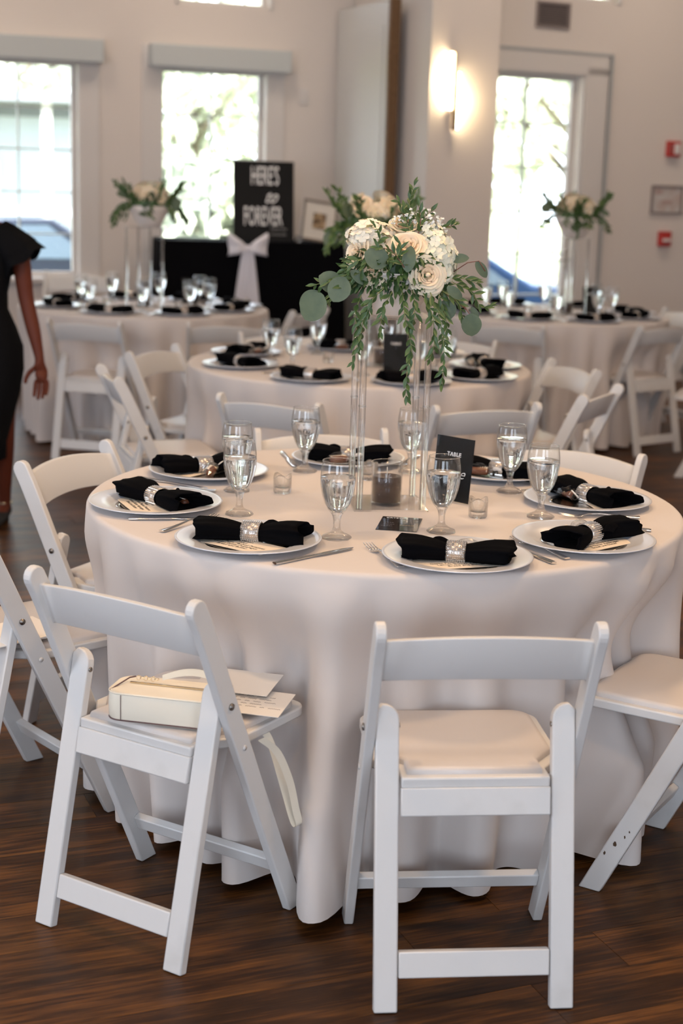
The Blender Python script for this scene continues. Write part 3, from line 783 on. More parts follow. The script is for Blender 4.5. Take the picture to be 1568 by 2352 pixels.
for i, (pc, na, nb, sd, words) in enumerate(NS):
    put(plate0, pc[0], pc[1], TOP, 0, 'white-rimmed silver charger plate at the '+words, 'plate', 'charger plates on the near table')
    mx, my = (na[0]+nb[0])/2, (na[1]+nb[1])/2; a = math.atan2(nb[1]-na[1], nb[0]-na[0])
    put_napkin(sd, mx, my, TOP+.0075, a, 'black bow-folded napkin at the '+words, 'black napkins on the near table')
    put(ring0, mx, my, TOP+.0065, a, 'sparkling rhinestone napkin ring at the '+words, 'napkin ring', 'rhinestone rings on the near table')
    ca = math.atan2(TC[0][1]-pc[1], TC[0][0]-pc[0])
    put(menu0, pc[0]-.035*math.cos(ca), pc[1]-.035*math.sin(ca), TOP+.0052, ca-PI/2+(.12 if i % 2 else -.1), 'cream printed menu card at the '+words, 'menu card', 'menu cards on the near table')
    put(favor0, mx+.050*math.cos(ca)+.035*math.cos(ca-PI/2), my+.050*math.sin(ca)+.035*math.sin(ca-PI/2), TOP+.0072, ca-PI/2+.35, 'wrapped favour at the '+words, 'favour', 'wrapped favours on the near table')
    put(gob0, GL[i][0], GL[i][1], TOP, .3*i, GLL[i], 'glass', 'water goblets on the near table')
CUT = [ # kind, start, end, label
 ('k', (-.140, 3.121), (.010, 3.266), 'silver table knife between the two front plates'),
 ('f', (.132, 3.120), (.060, 3.312), 'silver fork lying beside the knife between the two front plates'),
 ('k', (.468, 3.199), (.360, 3.40), 'silver knife lying right of the front middle plate'),
 ('f', (.503, 3.242), (.395, 3.43), 'silver fork with bronze glints right of the front middle plate'),
 ('f', (.746, 3.691), (.560, 3.68), 'silver fork lying between the two right plates'),
 ('k', (.748, 3.548), (.56, 3.61), 'silver knife behind the front right plate'),
 ('k', (-.507, 3.504), (-.27, 3.54), 'silver knife in front of the leftmost plate'),
 ('f', (-.414, 3.385), (-.30, 3.56), 'silver fork between the leftmost plate and the front left plate'),
 ('k', (-.554, 4.005), (-.35, 3.882), 'silver knife in front of the back left plate'),
 ('f', (-.330, 3.86), (-.50, 3.86), 'silver fork crossing the knife before the back left plate'),
 ('k', (-.183, 4.45), (-.133, 4.215), 'silver knife left of the plate behind the stand'),
 ('f', (.225, 4.46), (.165, 4.28), 'silver fork right of the plate behind the stand'),
 ('f', (.62, 4.10), (.50, 3.98), 'silver fork beside the plate behind the table number card'),
]
for k, a, b_, lb in CUT:
    put(knife0 if k == 'k' else fork0, a[0], a[1], TOP+.0003, math.atan2(b_[1]-a[1], b_[0]-a[0]), lb, 'cutlery', 'silver knives and forks on the near table')
put(vot0, -.157, 3.876, TOP, 0, 'small wavy-rimmed glass votive at the left of the clear stand', 'candle holder', 'votives on the near table')
put(vot0, .338, 3.653, TOP, 2.2, 'small wavy-rimmed glass votive at the foot of the table number card', 'candle holder', 'votives on the near table')
put(vot0, .073, 4.090, TOP, 1.2, 'small wavy-rimmed glass votive behind the dark candle', 'candle holder', 'votives on the near table')

# candle in a glass cylinder
def candle(x, y, z, label, group=None):
    r = empty('pillar_candle', (x, y, z), 0, label, 'candle', group)
    MB().lathe([(.0005, 0), (.0385, 0), (.0400, .003), (.0400, .105), (.0390, .106), (.0378, .105), (.0375, .004), (.0005, .004)], 36).build('glass_cylinder', M_glass, r)
    MB().tube([(.0394*math.cos(2*PI*i/36), .0394*math.sin(2*PI*i/36), .1055) for i in range(37)], .0009, 6, caps=False).build('rim', M_solid, r)
    MB().lathe([(.0005, .0045), (.0365, .0045), (.0368, .066), (.0355, .069), (.020, .0665), (.0005, .066)], 36).build('wax', M_wax, r)
    MB().tube([(0, 0, .066), (.0005, 0, .08), (0, .001, .092)], .001, 6).build('wick', M_wick, r)
    return r
candle(.113, 3.775, TOP+.0045, 'dark brown pillar candle in a clear glass cylinder under the stand')

# tall clear stand
def stand(x, y, rz, label, h=.482, group=None):
    r = empty('flower_stand', (x, y, TOP), rz, label, 'flower stand', group); w = .094
    for z, nm in ((.002, 'base_plate'), (h-.002, 'top_plate')):
        MB().box((0, 0, z), (2*w, 2*w, .005)).build(nm, M_sheet, r, bevel=.0012)
    for sx in (-1, 1):
        for sy in (-1, 1):
            px, py = sx*(w-.014), sy*(w-.014)
            rod = MB().tube([(px, py, .004), (px, py, h-.004)], .0085, 14).build('rod', M_acrylic, r)
            for z in (.262,):
                MB().tube([(px, py, z), (px, py, z+.004)], .0098, 14).build('joint_collar', M_acrylic, rod)
    return r
stand(.113, 3.775, R_(7), 'tall clear acrylic stand with four rods on the near table', group='clear acrylic flower stands')

# table number card in an acrylic holder, leaning back
def number_card(x, y, z, rz, label, word, h=.165, w=.122, lean=6):
    r = empty('table_number_card', (x, y, z), rz, label, 'table card', 'black table number cards')
    c = MB().box((0, 0, h/2+.002), (w, .0015, h)).build('card', M_black_card, r); c.rotation_euler = (R_(-lean), 0, 0)
    b = MB(); b.box((0, -.0018, h/2+.002), (w+.005, .0014, h+.004)); b.box((0, .0018, h/2+.002), (w+.005, .0014, h+.004)); a = b.build('acrylic_cover', M_cover, r); a.rotation_euler = (R_(-lean), 0, 0)
    MB().box((0, .035, .0015), (w+.005, .07, .002)).build('holder_foot', M_pane, r)
    t = link('lettering', text_mesh('TABLE', .0145, M_white_print, space=1.15, bold=.0003), None, c, (0, -.0012, h*.74), (R_(90), 0, 0))
    if word: link('script_lettering', text_mesh(word, .040, M_white_print, shear=.5, bold=-.0004), None, c, (.008, -.0012, h*.45), (R_(90), 0, 0))
    return r
number_card(.279, 3.833, TOP, math.atan2(3.786-3.880, .320-.238)+.12, 'black table number card leaning in a clear holder on the near table', 'one')
# glossy business card
r = empty('business_card', (.1405, 3.5475, TOP+.0006), math.atan2(-.014, .097), 'glossy black business card lying before the clear stand', 'card')
MB().box((0, 0, 0), (.098, .146, .0008)).build('card', M_gloss_card, r)
link('lettering', text_mesh('KRYSTAL', .013, M_white_print, ext=.0001), None, r, (-.012, .060, .0006)); link('script_mark', scribble(.040, 1, .01, mat('gold_print', (.6, .45, .3), .5), 3, .0004, .003, 'script_mark'), None, r, (.022, -.015, .0006)); link('small_print', scribble(.035, 3, .018, M_vent, 5, .0003, .001, 'small_print'), None, r, (-.024, -.01, .0006))

# ------------------------------------------------------------------ flowers
def leaf_mesh(L, W, m, name, curl=.25, fold=.18, nseg=6, tip=1.0):
    P = []
    for j in range(nseg+1):
        u = j/nseg; w = W*(math.sin(PI*min(1, max(0, u))**tip)**(1.15 if W < .02 else .55))/2
        if j == 0: w = W*.05
        if j == nseg: w = W*.02
        z = -curl*L*u*u
        P.append([(-w, L*u, z+fold*w), (0, L*u, z), (w, L*u, z+fold*w)])
    return MB().grid(P).mesh(name, m, fixn=False)
LF = [leaf_mesh(.034, .0112, M_leaf, 'leaf', c, .45) for c in (.1, .35, -.15)]
EUC = [leaf_mesh(.062, .054, M_leaf2, 'eucalyptus_leaf', .12, .10, 12, .95), leaf_mesh(.056, .030, M_leaf2, 'eucalyptus_leaf', .2, .15, 12, .95)]
def basis_q(d, up):
    """matrix with +y along d and +z near up"""
    d = Vector(d).normalized(); x = d.cross(Vector(up)); x = x.normalized() if x.length > 1e-4 else d.orthogonal().normalized(); z = x.cross(d)
    return Matrix((x, d, z)).transposed()
NLEAF = [0]
def sprig(parent, pts, rr, spacing=.012, m=None, size=1.0, spread=38, name='trailing_sprig', as_parts=True, leafset=None):
    P = cat_curve(pts, 6); b = MB()
    L = [0]
    for i in range(1, len(P)): L.append(L[-1]+(P[i]-P[i-1]).length)
    b.tube(P, [.0013*(1-.6*i/len(P)) for i in range(len(P))], 5)
    s = b.build(name, m or M_stem, parent)
    n = int(L[-1]/spacing); k = 0; foli = MB()
    for q in range(n+1):
        l = (q+.5)*spacing
        if l > L[-1]: l = L[-1]
        i = max(1, next((i for i, v in enumerate(L) if v >= l), len(L)-1)); t = (l-L[i-1])/max(1e-6, L[i]-L[i-1])
        p = P[i-1].lerp(P[i], t); d = (P[i]-P[i-1]).normalized()
        for sd in (0, 1):
            az = q*2.4+sd*PI+rr.uniform(-.5, .5); o = d.orthogonal().normalized(); o = Matrix.Rotation(az, 3, d) @ o
            sp = R_(spread+rr.uniform(-14, 16)); dd = d*math.cos(sp)+o*math.sin(sp)
            if q == n and sd == 0: dd = d
            up = Vector((rr.uniform(-.5, .5), -1, .6)); M = basis_q(dd, up); sz = size*rr.uniform(.75, 1.15)*(1-.25*l/L[-1])
            me = rr.choice(leafset or LF)
            if as_parts:
                o_ = link('leaf', me, None, s); o_.matrix_local = Matrix.Translation(p) @ M.to_4x4() @ Matrix.Scale(sz, 4)
            else:
                T = Matrix.Translation(p) @ M.to_4x4() @ Matrix.Scale(sz, 4); nv = len(me.vertices)
                foli.add([v.co for v in me.vertices], [tuple(f.vertices) for f in me.polygons], True, T)
    if not as_parts:
        fo = foli.build('leaves', M_leaf, s, fixn=False); tag(fo, kind='stuff')
    return s
def petal_mesh(m, name='petal'):
    P = []
    for j in range(7):
        v = j/6; w = math.sin((.12+.80*v)*PI*.62)**.8
        row = []
        for i in range(9):
            u = -1+i/4; ang_ = u*w*.95
            rad = .30+.70*v**.8+.12*max(0, v-.75)*4*(1-.3*u*u); zz = -.35+1.05*v-.14*u*u*v-.30*max(0, v-.8)*2
            row.append((rad*math.sin(ang_)*(.9), rad*math.cos(ang_), zz))
        P.append(row)
    return MB().grid(P).mesh(name, m, fixn=False)
PET, PET_IN = petal_mesh(M_rose), petal_mesh(M_rose_in)
def rose(parent, loc, normal, rad, rr, parts=True, name='rose'):
    M = basis_q(Vector((0, 1, 0)), (0, 0, 1)); n = Vector(normal).normalized(); a = n.orthogonal().normalized(); bb = n.cross(a)
    T = Matrix((a, bb, n)).transposed().to_4x4(); T.translation = loc
    core = MB(); P = []
    for i in range(40):
        th = i*.42; r_ = .03+.16*i/40; P.append([(r_*math.cos(th), r_*math.sin(th), -.2), (r_*1.1*math.cos(th), r_*1.1*math.sin(th), .30+.22*math.sin(i*.1)), (r_*1.02*math.cos(th), r_*1.02*math.sin(th), .56-.006*i)])
    core.grid(P); core.lathe([(.17, -.1), (.18, .25), (.13, .46), (.06, .55), (.001, .56)], 14, rmod=lambda t, j: 1+.08*math.cos(3*t+j)); core.lathe([(.0, -.75), (.35, -.6), (.6, -.25), (.55, -.05), (.3, .0), (0, .02)], 16)
    if not parts:
        for ring_, (k, sc_, tilt) in enumerate(((4, .38, 5), (5, .62, 18), (6, .95, 38))):
            for q in range(k):
                Mp = Matrix.Rotation(2*PI*q/k+ring_*.7, 4, 'Z') @ Matrix.Rotation(-R_(tilt), 4, 'X') @ Matrix.Scale(sc_, 4)
                core.add([v.co for v in PET.vertices], [tuple(f.vertices) for f in PET.polygons], True, Mp)
        o = core.build(name, M_rose, parent, fixn=False); o.matrix_local = T @ Matrix.Scale(rad, 4); return o
    o = core.build(name, M_rose_in, parent, fixn=False); o.matrix_local = T @ Matrix.Scale(rad, 4)
    for ring_, (k, sc_, tilt, mm) in enumerate(((3, .33, -4, PET_IN), (3, .44, 0, PET_IN), (4, .56, 5, PET_IN), (5, .68, 11, PET), (5, .82, 19, PET), (5, .97, 30, PET), (4, 1.08, 46, PET))):
        for q in range(k):
            pm = link('petal', mm, None, o)
            pm.matrix_local = Matrix.Translation((0, 0, .16-.03*ring_)) @ Matrix.Rotation(2*PI*q/k+ring_*.75+rr.uniform(-.1, .1), 4, 'Z') @ Matrix.Rotation(-R_(tilt+rr.uniform(-6, 6)), 4, 'X') @ Matrix.Diagonal((sc_*rr.uniform(.9, 1.15), sc_, sc_*rr.uniform(.9, 1.1), 1))
    return o
def floret_mesh(m):
    b = MB()
    for q in range(4):
        P = []
        for j in range(4):
            v = j/3; w = .55*math.sin((.15+.8*v)*PI*.75)
            P.append([((.08+.92*v), u*w, .10+.28*v-.25*v*v+.10*u*u) for u in (-1, -.33, .33, 1)])
        b.grid(P, M=Matrix.Rotation(q*PI/2, 4, 'Z'))
    b.lathe([(0, .22), (.10, .18), (.10, .05)], 6)
    return b.mesh('floret', m, fixn=False)
FLO, FLO_C = floret_mesh(M_hyd), floret_mesh(M_hyd_cream)
def hydrangea(parent, loc, rad, n, me, rr, sq=(1, 1, 1), name='hydrangea'):
    core = MB(); core.lathe([(0.001, -.8), (.5, -.65), (.78, -.1), (.6, .5), (.001, .78)], 16); m_ = me.materials[0]
    o = core.build(name, mat('hydrangea_core', (.62, .62, .36), .7), parent); o.location = loc; o.scale = (rad*sq[0], rad*sq[1], rad*sq[2])
    for i in range(n):
        z = 1-2*(i+.5)/n; a = i*2.39996; r_ = math.sqrt(1-z*z); d = Vector((r_*math.cos(a), r_*math.sin(a), z))
        if d.y > .55 or d.z < -.75: continue
        f = link('floret', me, None, o); q = d.to_track_quat('Z', 'Y').to_matrix().to_4x4()
        f.matrix_local = Matrix.Translation(d*rr.uniform(.76, 1.0)) @ q @ Matrix.Rotation(rr.uniform(-.5, .5), 4, 'X') @ Matrix.Rotation(rr.uniform(0, 6), 4, 'Z') @ Matrix.Scale(rr.uniform(.25, .32), 4)
    return o
def breath(parent, pts, rr, name='babys_breath'):
    st = MB(); fl = MB()
    base = Vector((0, 0, .03))
    for p in pts:
        p = Vector(p); st.tube([base.lerp(p, .4), base.lerp(p, .8)+Vector((rr.uniform(-.006, .006), 0, 0)), p], .0006, 4)
        for k in range(7):
            q = p+Vector((rr.uniform(-.014, .014), rr.uniform(-.012, .008), rr.uniform(-.012, .012))); st.tube([p, q], .0004, 4)
            for m_ in range(5):
                a = m_*1.257+rr.random(); s = .0066
                T = Matrix.Translation(q) @ Euler((rr.uniform(0, 3), rr.uniform(0, 3), a)).to_matrix().to_4x4()
                fl.add([(0, 0, 0), (s*.5, s*.45, .001), (s, 0, .0018), (s*.5, -s*.45, .001)], [(0, 1, 2, 3)], True, T)
    o = st.build(name, M_stem, parent, fixn=False); tag(o, kind='stuff'); f = fl.build('blossoms', M_breath, o, fixn=False); tag(f, kind='stuff'); return o

def pos(px, py, dy=0):
    """near bouquet measured off its stand: x right, z up, in metres from the bowl's base centre"""
    return Vector(((px-887)/924., dy, (728-py)/905.))
def main_bouquet():
    rr = random.Random(5)
    r = empty('flower_arrangement', (.113, 3.775, TOP+.482), 0, 'lush cream rose and hydrangea arrangement with trailing greenery on the near stand', 'flower arrangement', 'flower arrangements on clear stands')
    MB().lathe([(.0005, 0), (.048, 0), (.052, .004), (.075, .035), (.098, .075), (.112, .105), (.115, .108), (.110, .108), (.094, .078), (.0005, .07)], 40).build('bowl', M_ceramic, r)
    # hidden mass of moss and short leaves that carries the flowers
    b = MB(); b.lathe([(.001, .085), (.085, .085), (.10, .11), (.085, .155), (.05, .18), (.001, .19)], 20); b.build('floral_foam', M_leaf3, r)
    rose(r, pos(912, 575, -.075), (-.05, -.75, .62), .044, rr)
    rose(r, pos(957, 633, -.098), (.15, -.95, .15), .041, rr)
    rose(r, pos(838, 632, -.090), (-.35, -.9, .1), .034, rr)
    rose(r, pos(872, 628, -.075), (.1, -.8, -.1), .028, rr)
    rose(r, pos(802, 592, -.055), (-.75, -.55, .25), .038, rr)
    rose(r, pos(905, 532, -.02), (0, -.5, .8), .036, rr)
    rose(r, pos(840, 600, -.065), (-.3, -.8, .4), .030, rr)
    hydrangea(r, pos(978, 600, -.035), .062, 90, FLO, rr, (.86, .8, 1.10))
    hydrangea(r, pos(828, 558, -.030), .052, 64, FLO_C, rr, (1.15, .9, .85))
    hydrangea(r, pos(965, 552, -.02), .036, 40, FLO, rr)
    breath(r, [pos(x, y, rr.uniform(-.05, .02)) for x, y in ((920, 505), (935, 512), (950, 520), (962, 515), (975, 530), (945, 535), (985, 540), (905, 512), (890, 518), (925, 545), (938, 560), (880, 525), (968, 505), (955, 500), (978, 515), (915, 500), (948, 508), (990, 528), (928, 520), (930, 575), (941, 590), (895, 622), (1020, 650))], rr)
    E = [ # px,py centre, size, tip angle (deg, 0 = right, 90 = up), mesh, depth
     (843, 597, 1.0, 155, 0, -.125), (914, 597, 1.12, 85, 1, -.130), (762, 668, 1.05, 245, 0, -.10), (742, 655, 1.0, 150, 0, -.06), (806, 640, .9, 140, 1, -.11), (705, 708, 1.25, 235, 0, -.10), (700, 700, 1.05, 215, 0, -.05),
     (1062, 738, .92, 275, 0, -.09), (1020, 667, .85, 325, 1, -.11), (1030, 595, .80, 10, 1, -.06), (1082, 618, .85, -50, 1, -.05), (1008, 706, .8, 290, 0, -.07), (1035, 690, .7, 300, 1, -.03), (1072, 715, .6, 120, 1, -.04)]
    for px, py, s, a, k, dy in E:
        me = EUC[k]; d = Vector((math.cos(R_(a)), rr.uniform(-.25, .1), math.sin(R_(a)))); n = Vector((rr.uniform(-.25, .25), -1, .3))
        o = link('eucalyptus_leaf', me, None, r); c = pos(px, py, dy); L_ = (.062 if k == 0 else .056)*s
        o.matrix_local = Matrix.Translation(c-d.normalized()*L_*.5) @ basis_q(d, n).to_4x4() @ Matrix.Scale(s, 4)
    for pts in ([(790, 640, -.05), (762, 660, -.08), (735, 690, -.09), (715, 700, -.09)], [(1000, 640, -.03), (1050, 605, -.04), (1075, 600, -.05), (1090, 622, -.05)], [(985, 665, -.05), (1020, 685, -.06), (1050, 705, -.07), (1062, 722, -.09)]):
        MB().tube([pos(*p) for p in pts], .0012, 6).build('eucalyptus_stem', M_redstem if pts[0][0] > 900 else M_stem, r)
    S = [ # trailing and upright ruscus
     [(812, 680, -.09), (800, 720, -.10), (806, 770, -.095), (800, 828, -.09)],
     [(835, 685, -.11), (818, 735, -.115), (812, 790, -.11)],
     [(862, 660, -.12), (835, 690, -.125), (822, 730, -.12)],
     [(880, 668, -.12), (862, 705, -.13), (856, 752, -.125)],
     [(902, 665, -.12), (912, 730, -.13), (928, 790, -.12), (920, 845, -.115), (920, 900, -.11)],
     [(925, 665, -.11), (932, 705, -.125), (926, 750, -.12)],
     [(950, 670, -.11), (972, 720, -.125), (978, 780, -.12), (970, 815, -.11)],
     [(965, 668, -.11), (990, 730, -.12), (1002, 800, -.11), (1000, 868, -.10)],
     [(985, 672, -.09), (1005, 730, -.09), (1008, 770, -.09)],
     [(990, 665, -.07), (1030, 690, -.08), (1045, 735, -.07)],
     [(800, 640, -.08), (770, 665, -.09), (738, 695, -.09), (722, 715, -.08)],
     [(795, 625, -.06), (760, 648, -.07), (708, 662, -.06)],
     [(930, 560, -.03), (925, 520, -.01), (916, 480, 0), (924, 443, 0)],
     [(930, 545, -.03), (905, 510, -.03), (892, 480, -.02)],
     [(925, 550, -.05), (908, 520, -.05), (902, 490, -.04)],
     [(935, 548, -.05), (940, 515, -.04), (935, 485, -.03)],
     [(940, 540, -.02), (955, 510, -.01), (968, 492, -.01)],
     [(965, 545, -.02), (995, 532, -.01), (1017, 526, 0)],
     [(1010, 640, -.04), (1045, 640, -.05), (1078, 652, -.04)],
     [(1020, 650, -.04), (1060, 668, -.05), (1085, 700, -.04), (1105, 698, -.04)],
     [(838, 575, -.11), (850, 550, -.12), (835, 528, -.11)],
     [(905, 615, -.13), (875, 580, -.13), (848, 575, -.13)],
     [(880, 610, -.13), (895, 575, -.135), (888, 560, -.13)],
     [(812, 600, -.12), (790, 610, -.12), (772, 628, -.10)],
     [(825, 590, -.12), (818, 612, -.12), (800, 640, -.10)]]
    for k, pts in enumerate(S):
        up = pts[-1][1] < pts[0][1]
        sprig(r, [pos(*p) for p in pts], rr, spacing=.0158 if k not in (12,) else .012, m=(M_redstem if k in (13, 15, 17, 21) else M_stem), size=1.0 if not up else .9, spread=36, name='upright_sprig' if up else 'trailing_sprig')
    # the dense short leaves over the bowl's rim, too many to pick apart
    fo = MB()
    for i in range(760):
        a = rr.uniform(PI*1.0, PI*2.0); ra = rr.uniform(.085, .125); p = Vector((ra*math.cos(a), ra*math.sin(a)*.95, rr.uniform(.065, .150)))
        if rr.random() < .25: p = Vector((rr.uniform(-.10, .10), rr.uniform(-.10, .04), rr.uniform(.11, .16)))
        d = Vector((p.x*4, p.y*4-.2, rr.uniform(-.9, .35))); me = rr.choice(LF)
        T = Matrix.Translation(p) @ basis_q(d, (rr.uniform(-.6, .6), -1, .5)).to_4x4() @ Matrix.Scale(rr.uniform(.6, 1), 4)
        fo.add([v.co for v in me.vertices], [tuple(f.vertices) for f in me.polygons], True, T)
    tag(fo.build('short_foliage', M_leaf3, r, fixn=False), kind='stuff')
main_bouquet()
def far_bouquet(x, y, label, seed, lean=0):
    rr = random.Random(seed); r = empty('flower_arrangement', (x, y, TOP+.482), 0, label, 'flower arrangement', 'flower arrangements on clear stands', 1.18)
    MB().lathe([(.0005, 0), (.048, 0), (.075, .035), (.098, .075), (.112, .105), (.110, .108), (.0005, .09)], 24).build('bowl', M_ceramic, r)
    MB().lathe([(.001, .085), (.085, .085), (.10, .11), (.085, .155), (.05, .18), (.001, .19)], 16).build('floral_foam', M_leaf3, r)
    for k in range(11):
        a = -PI*.95+PI*1.9*k/10+rr.uniform(-.15, .15); e = rr.uniform(.15, .9)
        d = Vector((math.cos(a-PI/2)*math.cos(e), math.sin(a-PI/2)*math.cos(e), math.sin(e)))
        rose(r, Vector((d.x*.098, d.y*.085, .135+.10*d.z)), d, rr.uniform(.034, .044), rr, parts=False)
    hydrangea(r, Vector((.04, -.03, .155)), .055, 26, FLO_C if seed % 2 else FLO, rr)
    fo = MB()
    def put_leaf(p, d, s, me):
        T = Matrix.Translation(p) @ basis_q(d, (rr.uniform(-.6, .6), -1, .5)).to_4x4() @ Matrix.Scale(s, 4); fo.add([v.co for v in me.vertices], [tuple(f.vertices) for f in me.polygons], True, T)
    for st in range(46):
        a = rr.uniform(0, 2*PI); L_ = rr.uniform(.06, .17); down = rr.random() < .55
        p = Vector((.09*math.cos(a), .09*math.sin(a), .11)); v = Vector((math.cos(a), math.sin(a), .25 if down else 1.2)).normalized()
        n = int(L_/.012)
        for q in range(n):
            if down: v = (v+Vector((0, 0, -.17))).normalized()
            p = p+v*.012
            for s_ in (0, 1):
                d = v+Vector((rr.uniform(-.8, .8), rr.uniform(-.8, .8), rr.uniform(-.5, .5))); put_leaf(p, d, rr.uniform(.7, 1.0), rr.choice(LF))
    tag(fo.build('foliage', M_leaf, r, fixn=False), kind='stuff')
    for k in range(6):
        a = rr.uniform(PI, 2*PI); o = link('eucalyptus_leaf', EUC[k % 2], None, r); d = Vector((math.cos(a), math.sin(a), rr.uniform(-.7, .5)))
        o.matrix_local = Matrix.Translation(Vector((.13*math.cos(a), .11*math.sin(a), .10+rr.uniform(-.03, .06)))) @ basis_q(d, (0, -1, .3)).to_4x4()
    return r

# ------------------------------------------------------------------ the three other tables
def place(ti, ang_, r): cx, cy = TC[ti]; return cx+r*math.cos(R_(ang_)), cy+r*math.sin(R_(ang_))
def lay_table(ti, P, words, gl_r=.40, stand_pos=None, stand_rz=.1, favor=False):
    tn = TNAME[ti]
    for i, (x, y) in enumerate(P):
        cx, cy = TC[ti]; ca = math.atan2(cy-y, cx-x); w = words[i]+' of the '+tn
        put(plate0, x, y, TOP, 0, 'white-rimmed charger plate at the '+w, 'plate', 'charger plates on the '+tn)
        put_napkin(i+ti, x, y, TOP+.0075, ca-PI/2+(.12 if i % 2 else -.12), 'black bow-folded napkin at the '+w, 'black napkins on the '+tn)
        put(ring0, x, y, TOP+.0065, ca-PI/2, 'rhinestone napkin ring at the '+w, 'napkin ring', 'rhinestone rings on the '+tn)
        if favor: put(favor0, x+.06*math.cos(ca), y+.06*math.sin(ca), TOP+.0072, ca-PI/2, 'wrapped chocolate favour at the '+w, 'favour', 'wrapped favours on the '+tn)
        th = math.atan2(y-cy, x-cx)+R_(20)
        put(gob0, cx+gl_r*math.cos(th), cy+gl_r*math.sin(th), TOP, i, 'water goblet at the '+w, 'glass', 'water goblets on the '+tn)
        px, py = cx+.60*math.cos(th+.06), cy+.60*math.sin(th+.06)
        put(knife0, px, py, TOP+.0003, ca, 'silver knife at the '+w, 'cutlery', 'silver knives on the '+tn)
        th2 = math.atan2(y-cy, x-cx)-R_(19)
        put(fork0, cx+.60*math.cos(th2), cy+.60*math.sin(th2), TOP+.0003, ca, 'silver fork at the '+w, 'cutlery', 'silver forks on the '+tn)
    cx, cy = TC[ti]; sx, sy = stand_pos or (cx, cy)
    stand(sx, sy, stand_rz, 'tall clear acrylic stand in the middle of the '+tn, group='clear acrylic flower stands')
    candle(sx, sy, TOP+.0045, 'dark pillar candle in glass under the stand of the '+tn, 'candles on the other tables')
    for k, (dx, dy) in enumerate(((-.24, .05), (.22, -.10), (0, .25))):
        put(vot0, sx+dx, sy+dy, TOP, k, 'small glass votive '+('left of', 'right of', 'behind')[k]+' the stand on the '+tn, 'candle holder', 'votives on the '+tn)
W8 = ['front left place', 'front right place', 'right near place', 'right far place', 'back right place', 'back left place', 'left far place', 'left near place']
lay_table(1, [(-.143, 6.13), (.267, 6.12), (.560, 6.33), (.620, 6.74), (.40, 7.17), (-.03, 7.28), (-.46, 6.97), (-.455, 6.50)], W8, stand_pos=(.16, 6.70), stand_rz=.12, favor=True)
far_bouquet(.10, 6.70, 'cream rose arrangement half hidden behind the near bouquet, on the middle table', 31)
number_card(.215, 6.50, TOP, .25, 'black table number card on the middle table seen between the rods', '', h=.16, w=.11)
lay_table(2, [(-1.38, 8.79), (-.96, 8.83), (-.72, 9.15), (-.70, 9.50), (-1.0, 9.83), (-1.42, 9.86), (-1.75, 9.58), (-1.74, 9.10)], W8, stand_pos=(-1.25, 9.32), stand_rz=.6)
far_bouquet(-1.22, 9.32, 'cream flower arrangement on the stand of the far left table', 42)
number_card(-1.0, 9.62, TOP, .5, 'black table number card on the far left table', '', h=.16, w=.10)
lay_table(3, [(1.10, 9.22), (1.50, 9.21), (1.80, 9.50), (1.84, 9.86), (1.50, 10.25), (1.08, 10.26), (.75, 9.98), (.77, 9.50)], W8, stand_pos=(1.40, 9.72), stand_rz=.5)
far_bouquet(1.42, 9.72, 'cream flower arrangement on the stand of the far right table', 53)
number_card(1.56, 9.78, TOP, .2, 'black table number card on the far right table', '', h=.17, w=.10)

# ------------------------------------------------------------------ handbag and papers
def on_chair(ci, lx, ly): c = CH[ci]; a = R_(c[2]); return c[0]+lx*math.cos(a)-ly*math.sin(a), c[1]+lx*math.sin(a)+ly*math.cos(a)
def handbag():
    a = math.atan2(2.892-2.942, -.242+.471); r = empty('handbag', (-.352, 2.990, .468), a, 'cream leather handbag with dark piping lying on the folding chair', 'bag')
    L_, D_, H_ = .232, .115, .062
    def outline(k, z, n=8):
        pts = []; rad = .03
        for cx, cy, a0 in ((L_/2-rad, D_/2-rad, 0), (-L_/2+rad, D_/2-rad, 90), (-L_/2+rad, -D_/2+rad, 180), (L_/2-rad, -D_/2+rad, 270)):
            for q in range(n): t = R_(a0+90*q/(n-1)); pts.append(((cx+rad*math.cos(t))*k, (cy+rad*math.sin(t))*k, z))
        return pts
    R = [outline(.96, 0), outline(1, .006), outline(1.01, H_*.5), outline(1, H_-.006), outline(.975, H_)]
    b = MB(); b.grid(R, closed_u=True); n = len(R[0]); b.add(R[0], [tuple(range(n))[::-1]]); b.add(R[-1], [tuple(range(n))]); b.build('bag_body', M_bag, r)
    for z in (.003, H_-.002): o = outline(.998, z); MB().tube(o+[o[0]], .0016, 6, caps=False).build('piping', M_piping if z < .05 else M_bag, r)
    MB().tube([(-L_/2+.035, -D_/2-.0012, .004), (-L_/2+.035, -D_/2-.0012, H_-.004)], .0008, 5).build('seam', M_piping, r)
    z = H_+.002
    MB().box((.0, .01, z), (.17, .006, .002)).build('zip', M_gold, r)
    b = MB(); b.tube([(-L_/2+.004, -.04, z-.004), (-.09, .02, z+.006), (-.078, .026, z+.008)], .0016, 6); b.build('cord', M_piping, r)
    for k in range(6):
        MB().tube([(-.072+.008*k+.0045*math.cos(t), .025+.0045*math.sin(t)*(1 if k % 2 else .3), z+.006+.0045*math.sin(t)*(0.2 if k % 2 else 1)) for t in [2*PI*q/10 for q in range(11)]], .0009, 5, caps=False).build('chain_link', M_gold, r)
    P = []
    for q in range(20):
        u = q/19; P.append([(-.02+.16*u, .028-.02*u, z+.004+.020*math.sin(u*PI)), (-.02+.16*u, .026-.02*u, z+.016+.024*math.sin(u*PI))])
    b = MB(); b.grid(P); b.grid([[(p[0], p[1]+.003, p[2]) for p in r_] for r_ in P]); b.build('handle', M_bag, r)
    return r
handbag()
